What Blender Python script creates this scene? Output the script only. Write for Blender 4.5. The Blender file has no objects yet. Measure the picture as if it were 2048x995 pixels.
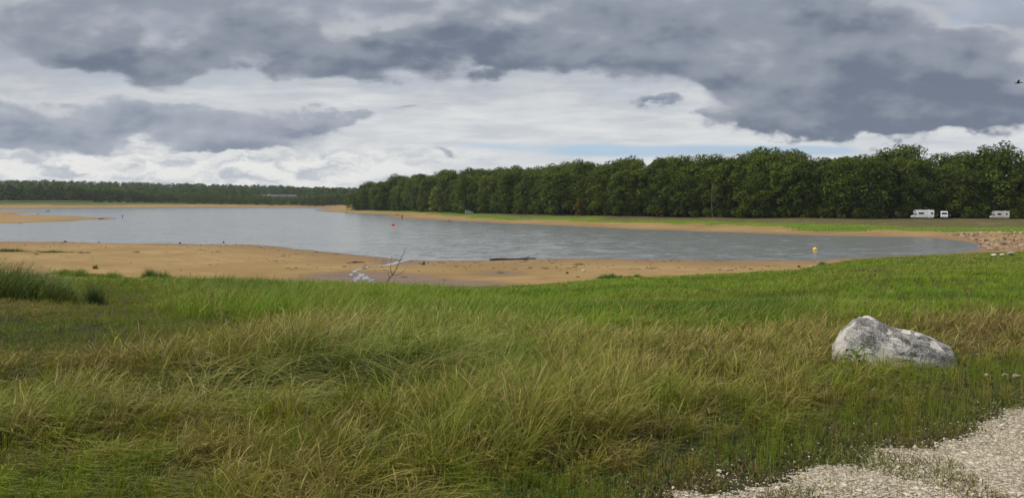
import bpy, bmesh, math, random
import numpy as np
from mathutils import Vector, Matrix

random.seed(7)
RNG = np.random.default_rng(11)
SC = bpy.context.scene
COL = SC.collection

# ------------------------------------------------------------------ camera
W0, H0, FPX, HY, CAMZ = 2048, 995, 1577.0, 402.0, 8.0
PITCH = math.atan((H0 / 2 - HY) / FPX)
cam_d = bpy.data.cameras.new("camera")
cam_d.sensor_width = 36.0
cam_d.lens = 36.0 * FPX / W0
cam_d.clip_start = 0.05
cam_d.clip_end = 20000
cam = bpy.data.objects.new("camera", cam_d)
cam.location = (0, 0, CAMZ)
cam.rotation_euler = (math.pi / 2 - PITCH, 0, 0)
COL.objects.link(cam)
SC.camera = cam

# ------------------------------------------------------------------ exposure
SC.view_settings.view_transform = 'Standard'
SC.view_settings.look = 'None'
SC.view_settings.exposure = 0.8
SC.view_settings.gamma = 1.0
SC.view_settings.use_curve_mapping = False
SC.cycles.use_denoising = True
SC.cycles.denoiser = 'OPENIMAGEDENOISE'
SC.cycles.denoising_input_passes = 'RGB_ALBEDO_NORMAL'
SC.cycles.max_bounces = 6
SC.cycles.diffuse_bounces = 3
SC.cycles.glossy_bounces = 2
SC.cycles.transmission_bounces = 3
SC.cycles.transparent_max_bounces = 6
SC.cycles.volume_bounces = 0
SC.cycles.sample_clamp_indirect = 6.0

# ------------------------------------------------------------------ sun
SUN_EL, SUN_AZ = math.radians(46), math.radians(-80)      # azimuth from +Y, negative = left
sun_d = bpy.data.lights.new("sun", 'SUN')
sun_d.energy = 1.5
sun_d.angle = math.radians(12)
sun_d.color = (1.0, 0.95, 0.87)
sun = bpy.data.objects.new("sun", sun_d)
sdir = Vector((math.sin(SUN_AZ) * math.cos(SUN_EL), math.cos(SUN_AZ) * math.cos(SUN_EL), math.sin(SUN_EL)))
sun.rotation_euler = (-sdir).to_track_quat('-Z', 'Y').to_euler()
sun.location = sdir * 200
COL.objects.link(sun)


# ------------------------------------------------------------------ node helper
class N:
    """A node tree with arithmetic on its sockets."""
    def __init__(self, tree):
        self.t = tree
        self.nodes, self.links = tree.nodes, tree.links

    def new(self, kind, **kw):
        n = self.nodes.new(kind)
        for k, v in kw.items():
            setattr(n, k, v)
        return n

    def put(self, sock, val):
        if isinstance(val, V):
            self.links.new(val.s, sock)
        elif isinstance(val, bpy.types.NodeSocket):
            self.links.new(val, sock)
        elif hasattr(val, '__len__') and len(val) == 3 and sock.type == 'RGBA':
            sock.default_value = (*val, 1.0)
        else:
            sock.default_value = val

    def math(self, op, a, b=None, c=None, clamp=False):
        n = self.new('ShaderNodeMath', operation=op, use_clamp=clamp)
        for i, x in enumerate((a, b, c)):
            if x is not None:
                self.put(n.inputs[i], x)
        return V(self, n.outputs[0])

    def vmath(self, op, a, b=None):
        n = self.new('ShaderNodeVectorMath', operation=op)
        self.put(n.inputs[0], a)
        if b is not None:
            self.put(n.inputs[1], b)
        return V(self, n.outputs['Value'] if op in ('DOT_PRODUCT', 'LENGTH') else n.outputs[0])

    def noise(self, vec, scale, detail=4, rough=0.5, dist=0.0, color=False):
        n = self.new('ShaderNodeTexNoise')
        self.put(n.inputs['Vector'], vec)
        n.inputs['Scale'].default_value = scale
        n.inputs['Detail'].default_value = detail
        n.inputs['Roughness'].default_value = rough
        n.inputs['Distortion'].default_value = dist
        return V(self, n.outputs['Color' if color else 'Fac'])

    def voronoi(self, vec, scale, feature='F1', out='Distance'):
        n = self.new('ShaderNodeTexVoronoi', feature=feature)
        self.put(n.inputs['Vector'], vec)
        n.inputs['Scale'].default_value = scale
        return V(self, n.outputs[out])

    def xyz(self, x, y, z):
        n = self.new('ShaderNodeCombineXYZ')
        for i, v in enumerate((x, y, z)):
            self.put(n.inputs[i], v)
        return V(self, n.outputs[0])

    def sep(self, v):
        n = self.new('ShaderNodeSeparateXYZ')
        self.put(n.inputs[0], v)
        return [V(self, o) for o in n.outputs]

    def step(self, x, lo, hi):
        n = self.new('ShaderNodeMapRange', interpolation_type='SMOOTHSTEP')
        self.put(n.inputs[0], x)
        for i, v in enumerate((lo, hi, 0.0, 1.0)):
            self.put(n.inputs[1 + i], v)
        return V(self, n.outputs[0])

    def mix(self, f, a, b, blend='MIX'):
        n = self.new('ShaderNodeMix', data_type='RGBA', blend_type=blend)
        self.put(n.inputs[0], f)
        self.put(n.inputs[6], a)
        self.put(n.inputs[7], b)
        return V(self, n.outputs[2])

    def attr(self, name, out='Fac'):
        n = self.new('ShaderNodeAttribute', attribute_name=name)
        return V(self, n.outputs[out])

    def scale(self, vec, sx, sy, sz):
        return self.vmath('MULTIPLY', vec, (sx, sy, sz))


class V:
    def __init__(self, n, s):
        self.n, self.s = n, s
    def __add__(self, o): return self.n.math('ADD', self, o)
    __radd__ = __add__
    def __sub__(self, o): return self.n.math('SUBTRACT', self, o)
    def __rsub__(self, o): return self.n.math('SUBTRACT', o, self)
    def __mul__(self, o): return self.n.math('MULTIPLY', self, o)
    __rmul__ = __mul__
    def __truediv__(self, o): return self.n.math('DIVIDE', self, o)


# ------------------------------------------------------------------ sky
world = bpy.data.worlds.new("World")
SC.world = world
world.use_nodes = True
world.cycles.sampling_method = 'MANUAL'
world.cycles.sample_map_resolution = 256
world.node_tree.nodes.clear()
w = N(world.node_tree)
w_out = w.new('ShaderNodeOutputWorld')
w_bg = w.new('ShaderNodeBackground')
SKY = 0.1                                                    # strength of the background
w_bg.inputs['Strength'].default_value = SKY
w.links.new(w_bg.outputs[0], w_out.inputs[0])
sky = w.new('ShaderNodeTexSky', sky_type='NISHITA')
sky.sun_disc = False
sky.sun_elevation = SUN_EL
sky.sun_rotation = SUN_AZ
sky.air_density, sky.dust_density, sky.ozone_density = 1.0, 0.6, 1.0


def build_sky():
    tc = w.new('ShaderNodeTexCoord')
    x, y, z = w.sep(tc.outputs['Generated'])
    ya = w.math('MAXIMUM', w.math('ABSOLUTE', y), 0.05)
    s0, t0 = x / ya, w.math('MAXIMUM', z, 0.0) / ya
    base = w.xyz(s0, t0, 0.0)
    # billowing edges: warp the layout with noise of two sizes
    w1 = w.noise(w.scale(base, 1.0, 2.2, 1.0), 5.5, 3, 0.55, color=True)
    w2 = w.noise(w.scale(base, 1.0, 2.0, 1.0), 19.0, 5, 0.6, color=True)
    a = w.vmath('MULTIPLY', w.vmath('SUBTRACT', w1, (.5, .5, .5)), (.20, .085, 0))
    b = w.vmath('MULTIPLY', w.vmath('SUBTRACT', w2, (.5, .5, .5)), (.085, .040, 0))
    p = w.vmath('ADD', w.vmath('ADD', base, a), b)
    _, tw, _ = w.sep(p)

    def blobs(lst, pt, height=False):
        tot = hgt = None
        for (px, py, rx, ry, am) in lst:
            c = ((px - 1024) / FPX, (HY - py) / FPX, 0.0)
            q = w.vmath('MULTIPLY', w.vmath('SUBTRACT', pt, c), (FPX / rx, FPX / ry, 0.0))
            g = w.math('EXPONENT', w.math('MULTIPLY', w.vmath('DOT_PRODUCT', q, q), -1.0)) * am
            tot = g if tot is None else tot + g
            if height:
                hq = g * w.sep(q)[1]
                hgt = hq if hgt is None else hgt + hq
        return (tot, hgt / w.math('MAXIMUM', tot, .15)) if height else tot

    # fine and middle-size structure
    f1 = w.noise(w.scale(base, 1.0, 2.0, 1.0), 8.5, 7, 0.50, 0.10)
    f1b = w.noise(w.vmath('ADD', w.scale(base, 1.0, 2.0, 1.0), (-.012, .030, 0.0)), 8.5, 7, 0.50, 0.10)
    f2 = w.noise(w.scale(base, 1.0, 2.0, 1.0), 3.2, 3, 0.5, 0.2)
    lump = (f1 - f1b)
    # pale high layer
    streak = w.noise(w.scale(base, 1.0, 7.0, 1.0), 9.0, 5, 0.6, 0.2)
    high = w.mix(w.step(streak, .32, .66), HIGH_A, HIGH_B)
    high = w.mix(w.step(tw + (f1 - .5) * .12, 0.09, 0.21), high, w.mix(w.step(f1 * .6 + f2 * .4, .38, .62), HIGH_TOP, tuple(c * 1.45 for c in HIGH_TOP)))
    # blue gap above the wood: the clear sky itself
    w.put(sky.inputs['Vector'], w.vmath('NORMALIZE', w.xyz(x, y, z + 0.45)))
    clear = w.mix(1.0, sky.outputs[0], CLEAR_TINT, 'MULTIPLY')
    clear = w.mix(.30, clear, HIGH_B)
    gap = blobs(BLUE_GAPS, w.vmath('ADD', base, w.vmath('MULTIPLY', a, (.5, .2, 0))))
    gap = w.step(gap + (streak - .5) * .8, .25, .85) * 0.75
    col = w.mix(gap, high, clear)
    # bank of small bright cumulus low on the left
    cu_v = w.scale(w.vmath('ADD', base, b), 1.0, 2.8, 1.0)
    cu1 = w.noise(cu_v, 16.0, 6, 0.6, 0.0)
    cu2 = w.noise(w.vmath('ADD', cu_v, (0.0, 0.030, 0.0)), 16.0, 6, 0.6, 0.0)
    relief = w.step((cu1 - cu2) * 1.6 + (cu1 - .5) * 1.6 + .62, .1, .9)
    cu_col = w.mix(relief, CU_DARK, CU_LIGHT)
    cu_m = w.step(t0 + (f1 - .5) * .05, .080, .052) * w.step(s0 + (f2 - .5) * .2, .02, -.20)
    col = w.mix(cu_m, col, cu_col)
    # two decks of dark cumulus: each cloud paler on top, darkest at its flat base
    for lst, dens, dark, mid_c, lit in ((CLOUDS_BACK, .96, B_DARK, B_MID, B_LIT), (CLOUDS_FRONT, .97, F_DARK, F_MID, F_LIT)):
        tot, hg = blobs(lst, p, True)
        D = tot + (f1 - .5) * .95 + (f2 - .5) * .35
        al = w.step(D, .22, .56)
        shade = hg * .46 + lump * 2.1 - (f1 - .5) * .6 + (f2 - .5) * 1.2 - tot * .26 + .60 + (1.0 - w.step(D, .30, .75)) * .30
        body = w.mix(w.step(shade, .02, .52), dark, mid_c)
        body = w.mix(w.step(shade, .48, 1.0), body, lit)
        col = w.mix(al * dens, col, body)
    # unseen sky overhead and behind the viewer, brightened to add light on the scene
    up = w.step(z, .30, .75) * UP_GAIN + w.step(y, .10, -.5) * BACK_GAIN + 1.0
    col = w.vmath('SCALE', col)
    col.s.node.inputs['Scale'].default_value = 1.0
    w.put(col.s.node.inputs['Scale'], up * 10.0 * SKY_GAIN)
    warm = w.mix(w.step(z, .28, .6), (1, 1, 1), (1.08, 1.0, .86))
    col = w.mix(1.0, col, warm, 'MULTIPLY')
    # below the horizon: dull ground colour
    col = w.mix(w.step(z, -0.02, -0.001), (0.8, 0.8, 0.7), col)
    w.put(w_bg.inputs['Color'], col)


SKY_GAIN, UP_GAIN, BACK_GAIN = 0.575, 1.0, 0.6
HIGH_A, HIGH_B, HIGH_TOP = (.57, .60, .64), (.73, .745, .745), (.29, .325, .39)
CLEAR_TINT = (.165, .215, .195)
CU_DARK, CU_LIGHT = (.50, .53, .58), (.84, .84, .81)
B_DARK, B_MID, B_LIT = (.225, .265, .340), (.360, .395, .460), (.600, .620, .650)
F_DARK, F_MID, F_LIT = (.152, .184, .248), (.275, .308, .368), (.480, .505, .545)
CLOUDS_BACK = [
    (50, 205, 130, 36, .9), (250, 222, 190, 30, .6), (480, 244, 200, 22, .85), (640, 246, 60, 15, .6), (150, 262, 300, 20, .75), (470, 284, 190, 17, .75), (0, 286, 200, 14, .5),
    (930, 192, 110, 17, .40), (1283, 200, 32, 15, .85), (1388, 232, 50, 26, .95), (880, 311, 42, 7, .55), (790, 216, 60, 8, .45), (1560, 282, 60, 8, .4),
    (560, 170, 120, 26, .30), (1330, 150, 200, 30, .35), (720, 60, 1400, 60, .30)]
CLOUDS_FRONT = [
    (110, 55, 230, 60, .60), (220, 110, 190, 45, .50), (370, 150, 90, 42, .65), (560, 85, 190, 60, .65), (640, 140, 130, 30, .45), (930, 85, 170, 66, .95), (1010, 130, 90, 22, .4),
    (1230, 60, 260, 62, .60), (1190, 122, 130, 20, .45), (1480, 150, 220, 62, .55), (1700, 175, 260, 80, .80), (1940, 185, 240, 80, .85), (1560, 246, 150, 22, .75), (1760, 258, 150, 17, .55), (1960, 244, 120, 20, .55),
    (1640, 40, 300, 50, .45), (320, 72, 45, 38, -.22), (250, -30, 400, 50, .5), (1000, -20, 400, 50, .55), (1850, 90, 260, 60, .45), (1800, -40, 400, 50, .3), (480, 30, 120, 30, .3), (760, 100, 120, 40, .35), (1330, 168, 70, 16, -.2), (1905, 40, 40, 22, -.4), (1990, 35, 60, 22, -.25), (60, 150, 110, 26, -.45), (480, 150, 40, 34, -.35), (250, 150, 40, 14, -.3), (760, 60, 40, 40, -.25), (690, 185, 90, 20, -.3)]
BLUE_GAPS = [(1330, 303, 330, 13, .95), (960, 290, 130, 9, .5), (1600, 300, 120, 11, .6), (1180, 296, 60, 20, .3)]
build_sky()


# ------------------------------------------------------------------ general helpers
def ss(x, a, b):
    t = np.clip((x - a) / (b - a), 0, 1)
    return t * t * (3 - 2 * t)


def vnoise(x, y, seed=0):
    x = np.asarray(x, float); y = np.asarray(y, float)
    xi, yi = np.floor(x), np.floor(y)
    fx, fy = x - xi, y - yi
    fx, fy = fx * fx * (3 - 2 * fx), fy * fy * (3 - 2 * fy)
    def h(i, j):
        v = np.sin(i * 127.1 + j * 311.7 + seed * 74.7) * 43758.5453
        return v - np.floor(v)
    return ((h(xi, yi) * (1 - fx) + h(xi + 1, yi) * fx) * (1 - fy)
            + (h(xi, yi + 1) * (1 - fx) + h(xi + 1, yi + 1) * fx) * fy)


def fbm(x, y, seed=0, octaves=4):
    t, a, n = 0, 1, 0
    for o in range(octaves):
        t = t + a * vnoise(x * 2 ** o, y * 2 ** o, seed + 13 * o); n += a; a *= .5
    return t / n


def np_mesh(name, verts, faces, mats, attrs=None, smooth=False):
    """faces: list of int arrays, each (n, k)"""
    me = bpy.data.meshes.new(name)
    verts = np.ascontiguousarray(verts, dtype=np.float32)
    me.vertices.add(len(verts)); me.vertices.foreach_set('co', verts.ravel())
    faces = [f for f in faces if len(f)]
    flat = np.concatenate([f.ravel() for f in faces]).astype(np.int32)
    tot = np.concatenate([np.full(len(f), f.shape[1], np.int32) for f in faces])
    me.loops.add(len(flat)); me.loops.foreach_set('vertex_index', flat)
    me.polygons.add(len(tot))
    me.polygons.foreach_set('loop_start', np.concatenate([[0], np.cumsum(tot)[:-1]]).astype(np.int32))
    me.polygons.foreach_set('loop_total', tot)
    me.polygons.foreach_set('use_smooth', np.full(len(tot), smooth))
    for m in (mats if isinstance(mats, (list, tuple)) else [mats]):
        me.materials.append(m)
    for k, v in (attrs or {}).items():
        v = np.asarray(v, dtype=np.float32)
        if v.ndim == 2:
            if v.shape[1] == 3:
                v = np.concatenate([v, np.ones((len(v), 1), np.float32)], 1)
            at = me.attributes.new(k, 'FLOAT_COLOR', 'POINT'); at.data.foreach_set('color', np.ascontiguousarray(v).ravel())
        else:
            at = me.attributes.new(k, 'FLOAT', 'POINT'); at.data.foreach_set('value', v)
    me.update(calc_edges=True)
    return me


def link(name, data, parent=None, **props):
    o = bpy.data.objects.new(name, data)
    COL.objects.link(o)
    if parent:
        o.parent = parent
    for k, v in props.items():
        o[k] = v
    return o


def material(name):
    m = bpy.data.materials.new(name)
    m.use_nodes = True
    m.node_tree.nodes.clear()
    n = N(m.node_tree)
    out = n.new('ShaderNodeOutputMaterial')
    b = n.new('ShaderNodeBsdfPrincipled')
    n.links.new(b.outputs[0], out.inputs[0])
    return m, n, b, out


def simple(name, col, rough=.6, metal=0.0, spec=.5, var=.12, scale=6.0):
    """Plain surface with slight procedural wear."""
    m, n, b, _ = material(name)
    g = n.new('ShaderNodeNewGeometry')
    f = n.noise(g.outputs['Position'], scale, 4, .6)
    c = n.mix(n.step(f, .3, .7), tuple(x * (1 - var) for x in col), tuple(min(1, x * (1 + var)) for x in col))
    n.put(b.inputs['Base Color'], c)
    b.inputs['Roughness'].default_value = rough
    b.inputs['Metallic'].default_value = metal
    b.inputs['Specular IOR Level'].default_value = spec
    return m


# ------------------------------------------------------------------ places
CP, SP = math.cos(PITCH), math.sin(PITCH)


def ray(px, py):
    a, b = px - W0 / 2, H0 / 2 - py
    return np.array([a, FPX * CP + b * SP, -FPX * SP + b * CP])


def on_plane(px, py, z=0.0):
    d = ray(px, py)
    t = (z - CAMZ) / d[2]
    return np.array([d[0] * t, d[1] * t])


def project(x, y, z):
    dz = z - CAMZ
    dep = y * CP - dz * SP
    up = y * SP + dz * CP
    dep = np.maximum(dep, .1)
    return W0 / 2 + FPX * x / dep, H0 / 2 - FPX * up / dep


LAKE = np.array([on_plane(*p) for p in [
    (-420, 479), (-200, 481), (0, 482.5), (120, 483.5), (300, 486), (450, 487), (520, 489), (600, 497), (680, 506), (740, 512),
    (800, 519), (870, 521), (960, 520), (1050, 517.5), (1150, 517), (1300, 519), (1500, 521), (1640, 521), (1690, 517),
    (1760, 513), (1850, 509), (1920, 504), (1955, 498), (1942, 491), (1905, 482), (1850, 475.5), (1780, 473.5), (1700, 472.5), (1600, 470.5),
    (1500, 467), (1400, 463), (1300, 459), (1200, 455), (1100, 450), (1000, 446), (940, 443), (880, 440.3), (820, 437.2),
    (775, 434.2), (765, 432.6), (783, 430.6), (762, 428.6), (700, 426.3), (660, 423.8), (632, 421.3), (640, 417.6), (690, 415.2), (620, 414.0),
    (400, 414.5), (300, 415.3), (150, 415.8), (0, 416.3), (-300, 416.8), (-300, 420.0), (0, 421.0), (60, 421.8), (110, 422.7),
    (45, 424.6), (30, 427.3), (45, 429.6), (80, 430.5), (150, 432), (200, 434.3), (245, 437.3), (200, 439), (150, 441), (100, 444),
    (0, 447.3), (-300, 456), (-420, 460)]])
EDGE_PX = [-600, 0, 100, 250, 370, 600, 760, 900, 1000, 1100, 1200, 1300, 1400, 1500, 1600, 1650, 1690, 1750, 1850, 1950, 2048, 2300, 2800]
EDGE_Y = [81, 79, 77, 75, 73, 69, 68, 67, 68, 70, 74, 77, 79, 82, 86, 92, 98, 103, 108, 113, 116, 124, 130]
EDGE_S = [(p - 1024) / FPX for p in EDGE_PX]


def sd_lake(x, y):
    """signed distance to the lake outline: > 0 on land"""
    x = np.asarray(x, float).ravel(); y = np.asarray(y, float).ravel()
    d2 = np.full(x.shape, 1e18); inside = np.zeros(x.shape, bool)
    n = len(LAKE)
    for i in range(n):
        ax, ay = LAKE[i]; bx, by = LAKE[(i + 1) % n]
        ex, ey = bx - ax, by - ay
        t = np.clip(((x - ax) * ex + (y - ay) * ey) / (ex * ex + ey * ey), 0, 1)
        d2 = np.minimum(d2, (x - ax - t * ex) ** 2 + (y - ay - t * ey) ** 2)
        if ay != by:
            c = ((ay > y) != (by > y)) & (x < ax + (y - ay) / (by - ay) * ex)
            inside ^= c
    d = np.sqrt(d2)
    return np.where(inside, -d, d)


def terrain(x, y, full=False):
    shp = np.shape(x)
    x = np.asarray(x, float).ravel(); y = np.asarray(y, float).ravel()
    s = np.clip(x / np.maximum(y, 3.0), -1.6, 1.6)
    sd = sd_lake(x, y)
    sd = sd + (fbm(x * .09, y * .09, 3, 3) - .5) * np.clip(np.abs(y) * .045, 1, 10)
    E = np.interp(s, EDGE_S, EDGE_Y)
    mid = np.interp(s, [-.65, 0, .35, .56, .75], [212, 166, 150, 143, 142])
    # near side: embankment down to the beach
    sand = np.where(sd > 0, .5 * (1 - np.exp(-np.maximum(sd, 0) / 35)), np.maximum(.05 * sd, -2.5))
    t = (y - 8.5) / (E - 8.5)
    t = np.where(t < .08, np.maximum(t + .08, 0) ** 2 / .32, t)
    dike = 6.35 - 5.85 * t + (fbm(x * .35, y * .35, 9, 3) - .5) * .22 * ss(y, 5, 12)
    dike = dike + ((fbm(x * 1.15, y * 1.15, 14, 2) - .5) * .26 - .30 * np.exp(-((x + 1.5) / 2.0) ** 2 - ((y - 7.0) / .70) ** 2) + .16 * np.exp(-((x + 1.4) / 2.6) ** 2 - ((y - 8.7 - .25 * x) / .7) ** 2)) * ss(y, 4.6, 5.6) * ss(y, 18, 12) * ss(x, 2.6 + .25 * (y - 5), 1.4 + .25 * (y - 5))
    k = .12
    hmix = np.clip(.5 + .5 * (dike - sand) / k, 0, 1)
    near = sand * (1 - hmix) + dike * hmix + k * hmix * (1 - hmix)
    # far side
    right = np.interp(sd, [-60, 0, 30, 65, 90, 300], [-2.5, 0, .62, 1.95, 2.25, 2.6])
    right = right + (fbm(x * .06, y * .06, 5, 3) - .5) * .5 * ss(sd, 8, 40)
    left = np.interp(sd, [-60, 0, 45, 100, 300], [-2.5, 0, 3.0, 5.6, 7])
    spit = np.where(sd > 0, .5 * (1 - np.exp(-np.maximum(sd, 0) / 45)), np.maximum(.05 * sd, -2.5))
    wl = ss(y, 690, 800)
    ws = ss(s, -.36, -.44) * (1 - wl)
    far = right * (1 - wl) * (1 - ws) + left * wl + spit * ws
    hill = ss(y, 1250, 2000) * np.interp(s, [-.8, -.6, -.38, -.2, .1, .8], [30, 31, 21, 13, 9, 20]) * (.85 + .3 * fbm(x * .002, y * .002, 21, 2))
    far = far + hill
    wn = ss(y, mid - 12, mid + 12)
    z = near * (1 - wn) + far * wn
    z = z.reshape(shp)
    if full:
        return z, sd.reshape(shp), E.reshape(shp), s.reshape(shp), wn.reshape(shp), wl.reshape(shp), ws.reshape(shp)
    return z


def gz(x, y):
    return float(terrain(np.array([x]), np.array([y]))[0])


_yy = np.concatenate([np.linspace(2, 20, 500), np.geomspace(20, 1600, 3000)[1:]])


def on_ground(px, py):
    """where the sight line through a photo position meets the ground"""
    d = ray(px, py)
    X = d[0] / d[1] * _yy; Z = CAMZ + d[2] / d[1] * _yy
    below = np.nonzero(terrain(X, _yy) >= Z)[0]
    i = below[0] if len(below) else len(_yy) - 1
    return float(X[i]), float(_yy[i]), gz(X[i], _yy[i])


# ------------------------------------------------------------------ ground
def ground_material():
    m, n, b, out = material("ground")
    g = n.new('ShaderNodeNewGeometry')
    P = g.outputs['Position']
    flat = n.scale(P, 1, 1, 0)
    grass, wet, dry, sd, fargrass = (n.attr(k) for k in ('grass', 'wet', 'dry', 'sd', 'bank'))
    # sand
    big = n.noise(flat, .06, 4, .6)
    midn = n.noise(n.scale(P, .35, 1.0, 0), .55, 6, .65)
    fine = n.noise(flat, 7.0, 5, .7)
    sand = n.mix(n.step(big, .33, .68), (.262, .170, .064), (.350, .240, .104))
    sand = n.mix(n.step(midn, .45, .72) * .75, sand, (.215, .122, .050))
    sand = n.mix(n.step(fine, .55, .8) * .45, sand, (.17, .102, .046))
    stk = n.noise(n.scale(P, .10, .85, 0), 1.0, 6, .7)
    sand = n.mix(n.step(stk, .52, .70) * .6, sand, (.175, .105, .044))
    stk2 = n.noise(n.scale(P, .5, 2.6, 0), 1.0, 4, .7)
    sand = n.mix(n.step(stk2, .58, .74) * .55, sand, (.12, .074, .034))
    # old shorelines: thin lines that follow the water's edge
    ln = n.math('SINE', (sd + midn * 5.0) * 1.9)
    sand = n.mix(n.step(ln, .82, 1.0) * n.step(big, .42, .62) * .5, sand, (.185, .106, .046))
    # specks of stranded debris
    vo = n.voronoi(n.scale(P, 1, .8, 0), .9)
    vo2 = n.noise(flat, .22, 3, .6)
    speck = n.step(vo, .11, .05) * n.step(vo2, .5, .62)
    sand = n.mix(speck * .8, sand, (.11, .072, .042))
    wetc = n.mix(n.step(midn, .35, .7), (.145, .090, .055), (.200, .130, .085))
    sand = n.mix(wet, sand, wetc)
    # soil and thatch under the grass, colour deepened for the shade between blades
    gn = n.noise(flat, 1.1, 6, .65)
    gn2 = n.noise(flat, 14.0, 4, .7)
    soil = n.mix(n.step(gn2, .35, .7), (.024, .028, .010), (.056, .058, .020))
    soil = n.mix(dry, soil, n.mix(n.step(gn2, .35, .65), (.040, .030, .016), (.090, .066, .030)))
    # far bank: green flats with paler dry streaks
    st = n.noise(n.scale(P, .05, .30, 0), 1.0, 5, .6)
    bank = n.mix(n.step(st, .35, .65), (.075, .135, .010), (.150, .190, .018))
    bank = n.mix(n.step(gn, .55, .8) * .5, bank, (.055, .085, .016))
    drybank = n.mix(n.step(st, .35, .62), (.115, .085, .042), (.085, .082, .026))
    drybank = n.mix(n.step(midn * .5 + st * .5, .53, .62) * .75, drybank, (.30, .21, .115))
    bank = n.mix(dry, bank, drybank)
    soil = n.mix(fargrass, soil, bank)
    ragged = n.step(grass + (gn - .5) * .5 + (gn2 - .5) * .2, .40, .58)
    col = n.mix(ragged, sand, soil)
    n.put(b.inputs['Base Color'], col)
    n.put(b.inputs['Roughness'], .9 - .28 * n.step(wet, .5, 1.0) * (1.0 - ragged))
    n.put(b.inputs['Specular IOR Level'], .10 + .22 * n.step(wet, .5, 1.0) * (1.0 - ragged))
    bp = n.new('ShaderNodeBump')
    bp.inputs['Strength'].default_value = .5
    bp.inputs['Distance'].default_value = .06
    n.put(bp.inputs['Height'], fine * .6 + midn * .8)
    n.links.new(bp.outputs[0], b.inputs['Normal'])
    return m


MAT_GROUND = ground_material()


def build_ground():
    az = np.concatenate([np.linspace(-180, -42, 47)[:-1], np.linspace(-42, 42, 620), np.linspace(42, 180, 47)[1:-1]])
    r = np.concatenate([[0.0], np.geomspace(.6, 3500, 540)])
    A, R = np.meshgrid(np.radians(az), r)
    X, Y = R * np.sin(A), R * np.cos(A)
    z, sd, E, s, wn, wl, ws = terrain(X, Y, True)
    nz = fbm(X * .15, Y * .15, 31, 4)
    nz2 = fbm(X * .03, Y * .03, 37, 3)
    gnear = ss(E - Y + (nz - .5) * 7, -1.5, 2.0)
    gright = ss(sd + (nz2 - .5) * 34 + (nz - .5) * 22, 24, 34)
    gleft = ss(sd + (nz2 - .5) * 16, 44, 52)
    gfar = gright * (1 - wl) * (1 - ws) + gleft * wl + ws * 0
    grass = gnear * (1 - wn) + gfar * wn
    dnear = np.clip(.25 + ss(vnoise(X * .4, Y * .4, 4), .4, .8) * .5, 0, 1) * ss(Y, 40, 14)
    dfar = ss(sd + (nz2 - .5) * 30 + (nz - .5) * 14, 42, 54) * (1 - wl) + .6 * wl
    dry = dnear * (1 - wn) + dfar * wn
    # wet sand: along the water and in the gully the stream has cut
    px, py = project(X, Y, z)
    wet = ss(sd + (nz - .5) * 3, 5.0, 0.5) * .95
    wet = np.maximum(wet, ss(sd + (nz - .5) * 6, 16, 4) * .35)
    gul = (np.exp(-((px - 720) / 150) ** 2 - ((py - 556) / 17) ** 2) + .8 * np.exp(-((px - 930) / 170) ** 2 - ((py - 572) / 11) ** 2)
           + .6 * np.exp(-((px - 1000) / 90) ** 2 - ((py - 545) / 9) ** 2) + .8 * np.exp(-((px - 800) / 80) ** 2 - ((py - 523) / 7) ** 2))
    wet = np.maximum(wet, ss(gul + (nz - .5) * .5, .25, .75) * (Y > 40) * (1 - wn))
    nr, na = X.shape
    i, j = np.meshgrid(np.arange(nr - 1), np.arange(na), indexing='ij')
    j2 = (j + 1) % na
    q = np.stack([i * na + j, i * na + j2, (i + 1) * na + j2, (i + 1) * na + j], -1).reshape(-1, 4)
    V3 = np.stack([X, Y, z], -1).reshape(-1, 3)
    at = {'grass': grass.ravel(), 'wet': wet.ravel(), 'dry': dry.ravel(), 'sd': sd.ravel(), 'bank': wn.ravel()}
    gq = grass.ravel()[q].mean(1)
    yq = Y.ravel()[q].mean(1); sdq = sd.ravel()[q].mean(1)
    sandy = (gq < .5) & (yq > 30) & (yq < 1300) & (sdq < 130)
    for name, sel in (('ground', ~sandy), ('beach', sandy)):
        qq = q[sel]
        used, inv = np.unique(qq, return_inverse=True)
        me = np_mesh(name, V3[used], [inv.reshape(-1, 4)], MAT_GROUND, {k: v[used] for k, v in at.items()}, smooth=True)
        link(name, me, kind='structure')


build_ground()


# ------------------------------------------------------------------ lake
def water_material(name, base, amp, rough):
    m, n, b, out = material(name)
    g = n.new('ShaderNodeNewGeometry')
    P = g.outputs['Position']
    gust = n.noise(n.scale(P, .012, .05, 0), 1.0, 4, .6)
    gust2 = n.noise(n.scale(P, .05, .22, 0), 1.0, 4, .6)
    rip = n.noise(n.scale(P, .9, 1.5, 0), 1.1, 4, .6, color=True)
    rip2 = n.noise(n.scale(P, 1.0, 1.6, 0), .28, 3, .55, color=True)
    d = n.vmath('ADD', n.vmath('MULTIPLY', n.vmath('SUBTRACT', rip, (.5, .5, .5)), (amp, amp * 1.2, 0)),
                n.vmath('MULTIPLY', n.vmath('SUBTRACT', rip2, (.5, .5, .5)), (amp * .6, amp * 1.3, 0)))
    k = n.step(gust, .3, .7) * .5 + n.step(gust2, .35, .65) * .7 + .35
    sc = n.vmath('SCALE', d)
    n.put(sc.s.node.inputs['Scale'], k)
    nor = n.vmath('NORMALIZE', n.vmath('ADD', sc, (0, 0, 1)))
    n.put(b.inputs['Normal'], nor)
    n.put(b.inputs['Base Color'], n.mix(n.step(gust2, .3, .7), base, tuple(x * .85 for x in base)))
    b.inputs['Roughness'].default_value = rough
    b.inputs['IOR'].default_value = 1.33
    return m


me = bpy.data.meshes.new('lake')
me.from_pydata([(-2600, 30, 0), (900, 30, 0), (900, 1500, 0), (-2600, 1500, 0)], [], [(0, 1, 2, 3)])
me.materials.append(water_material('lake_water', (.205, .215, .205), .26, .18))
link('lake', me, kind='structure')

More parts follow.
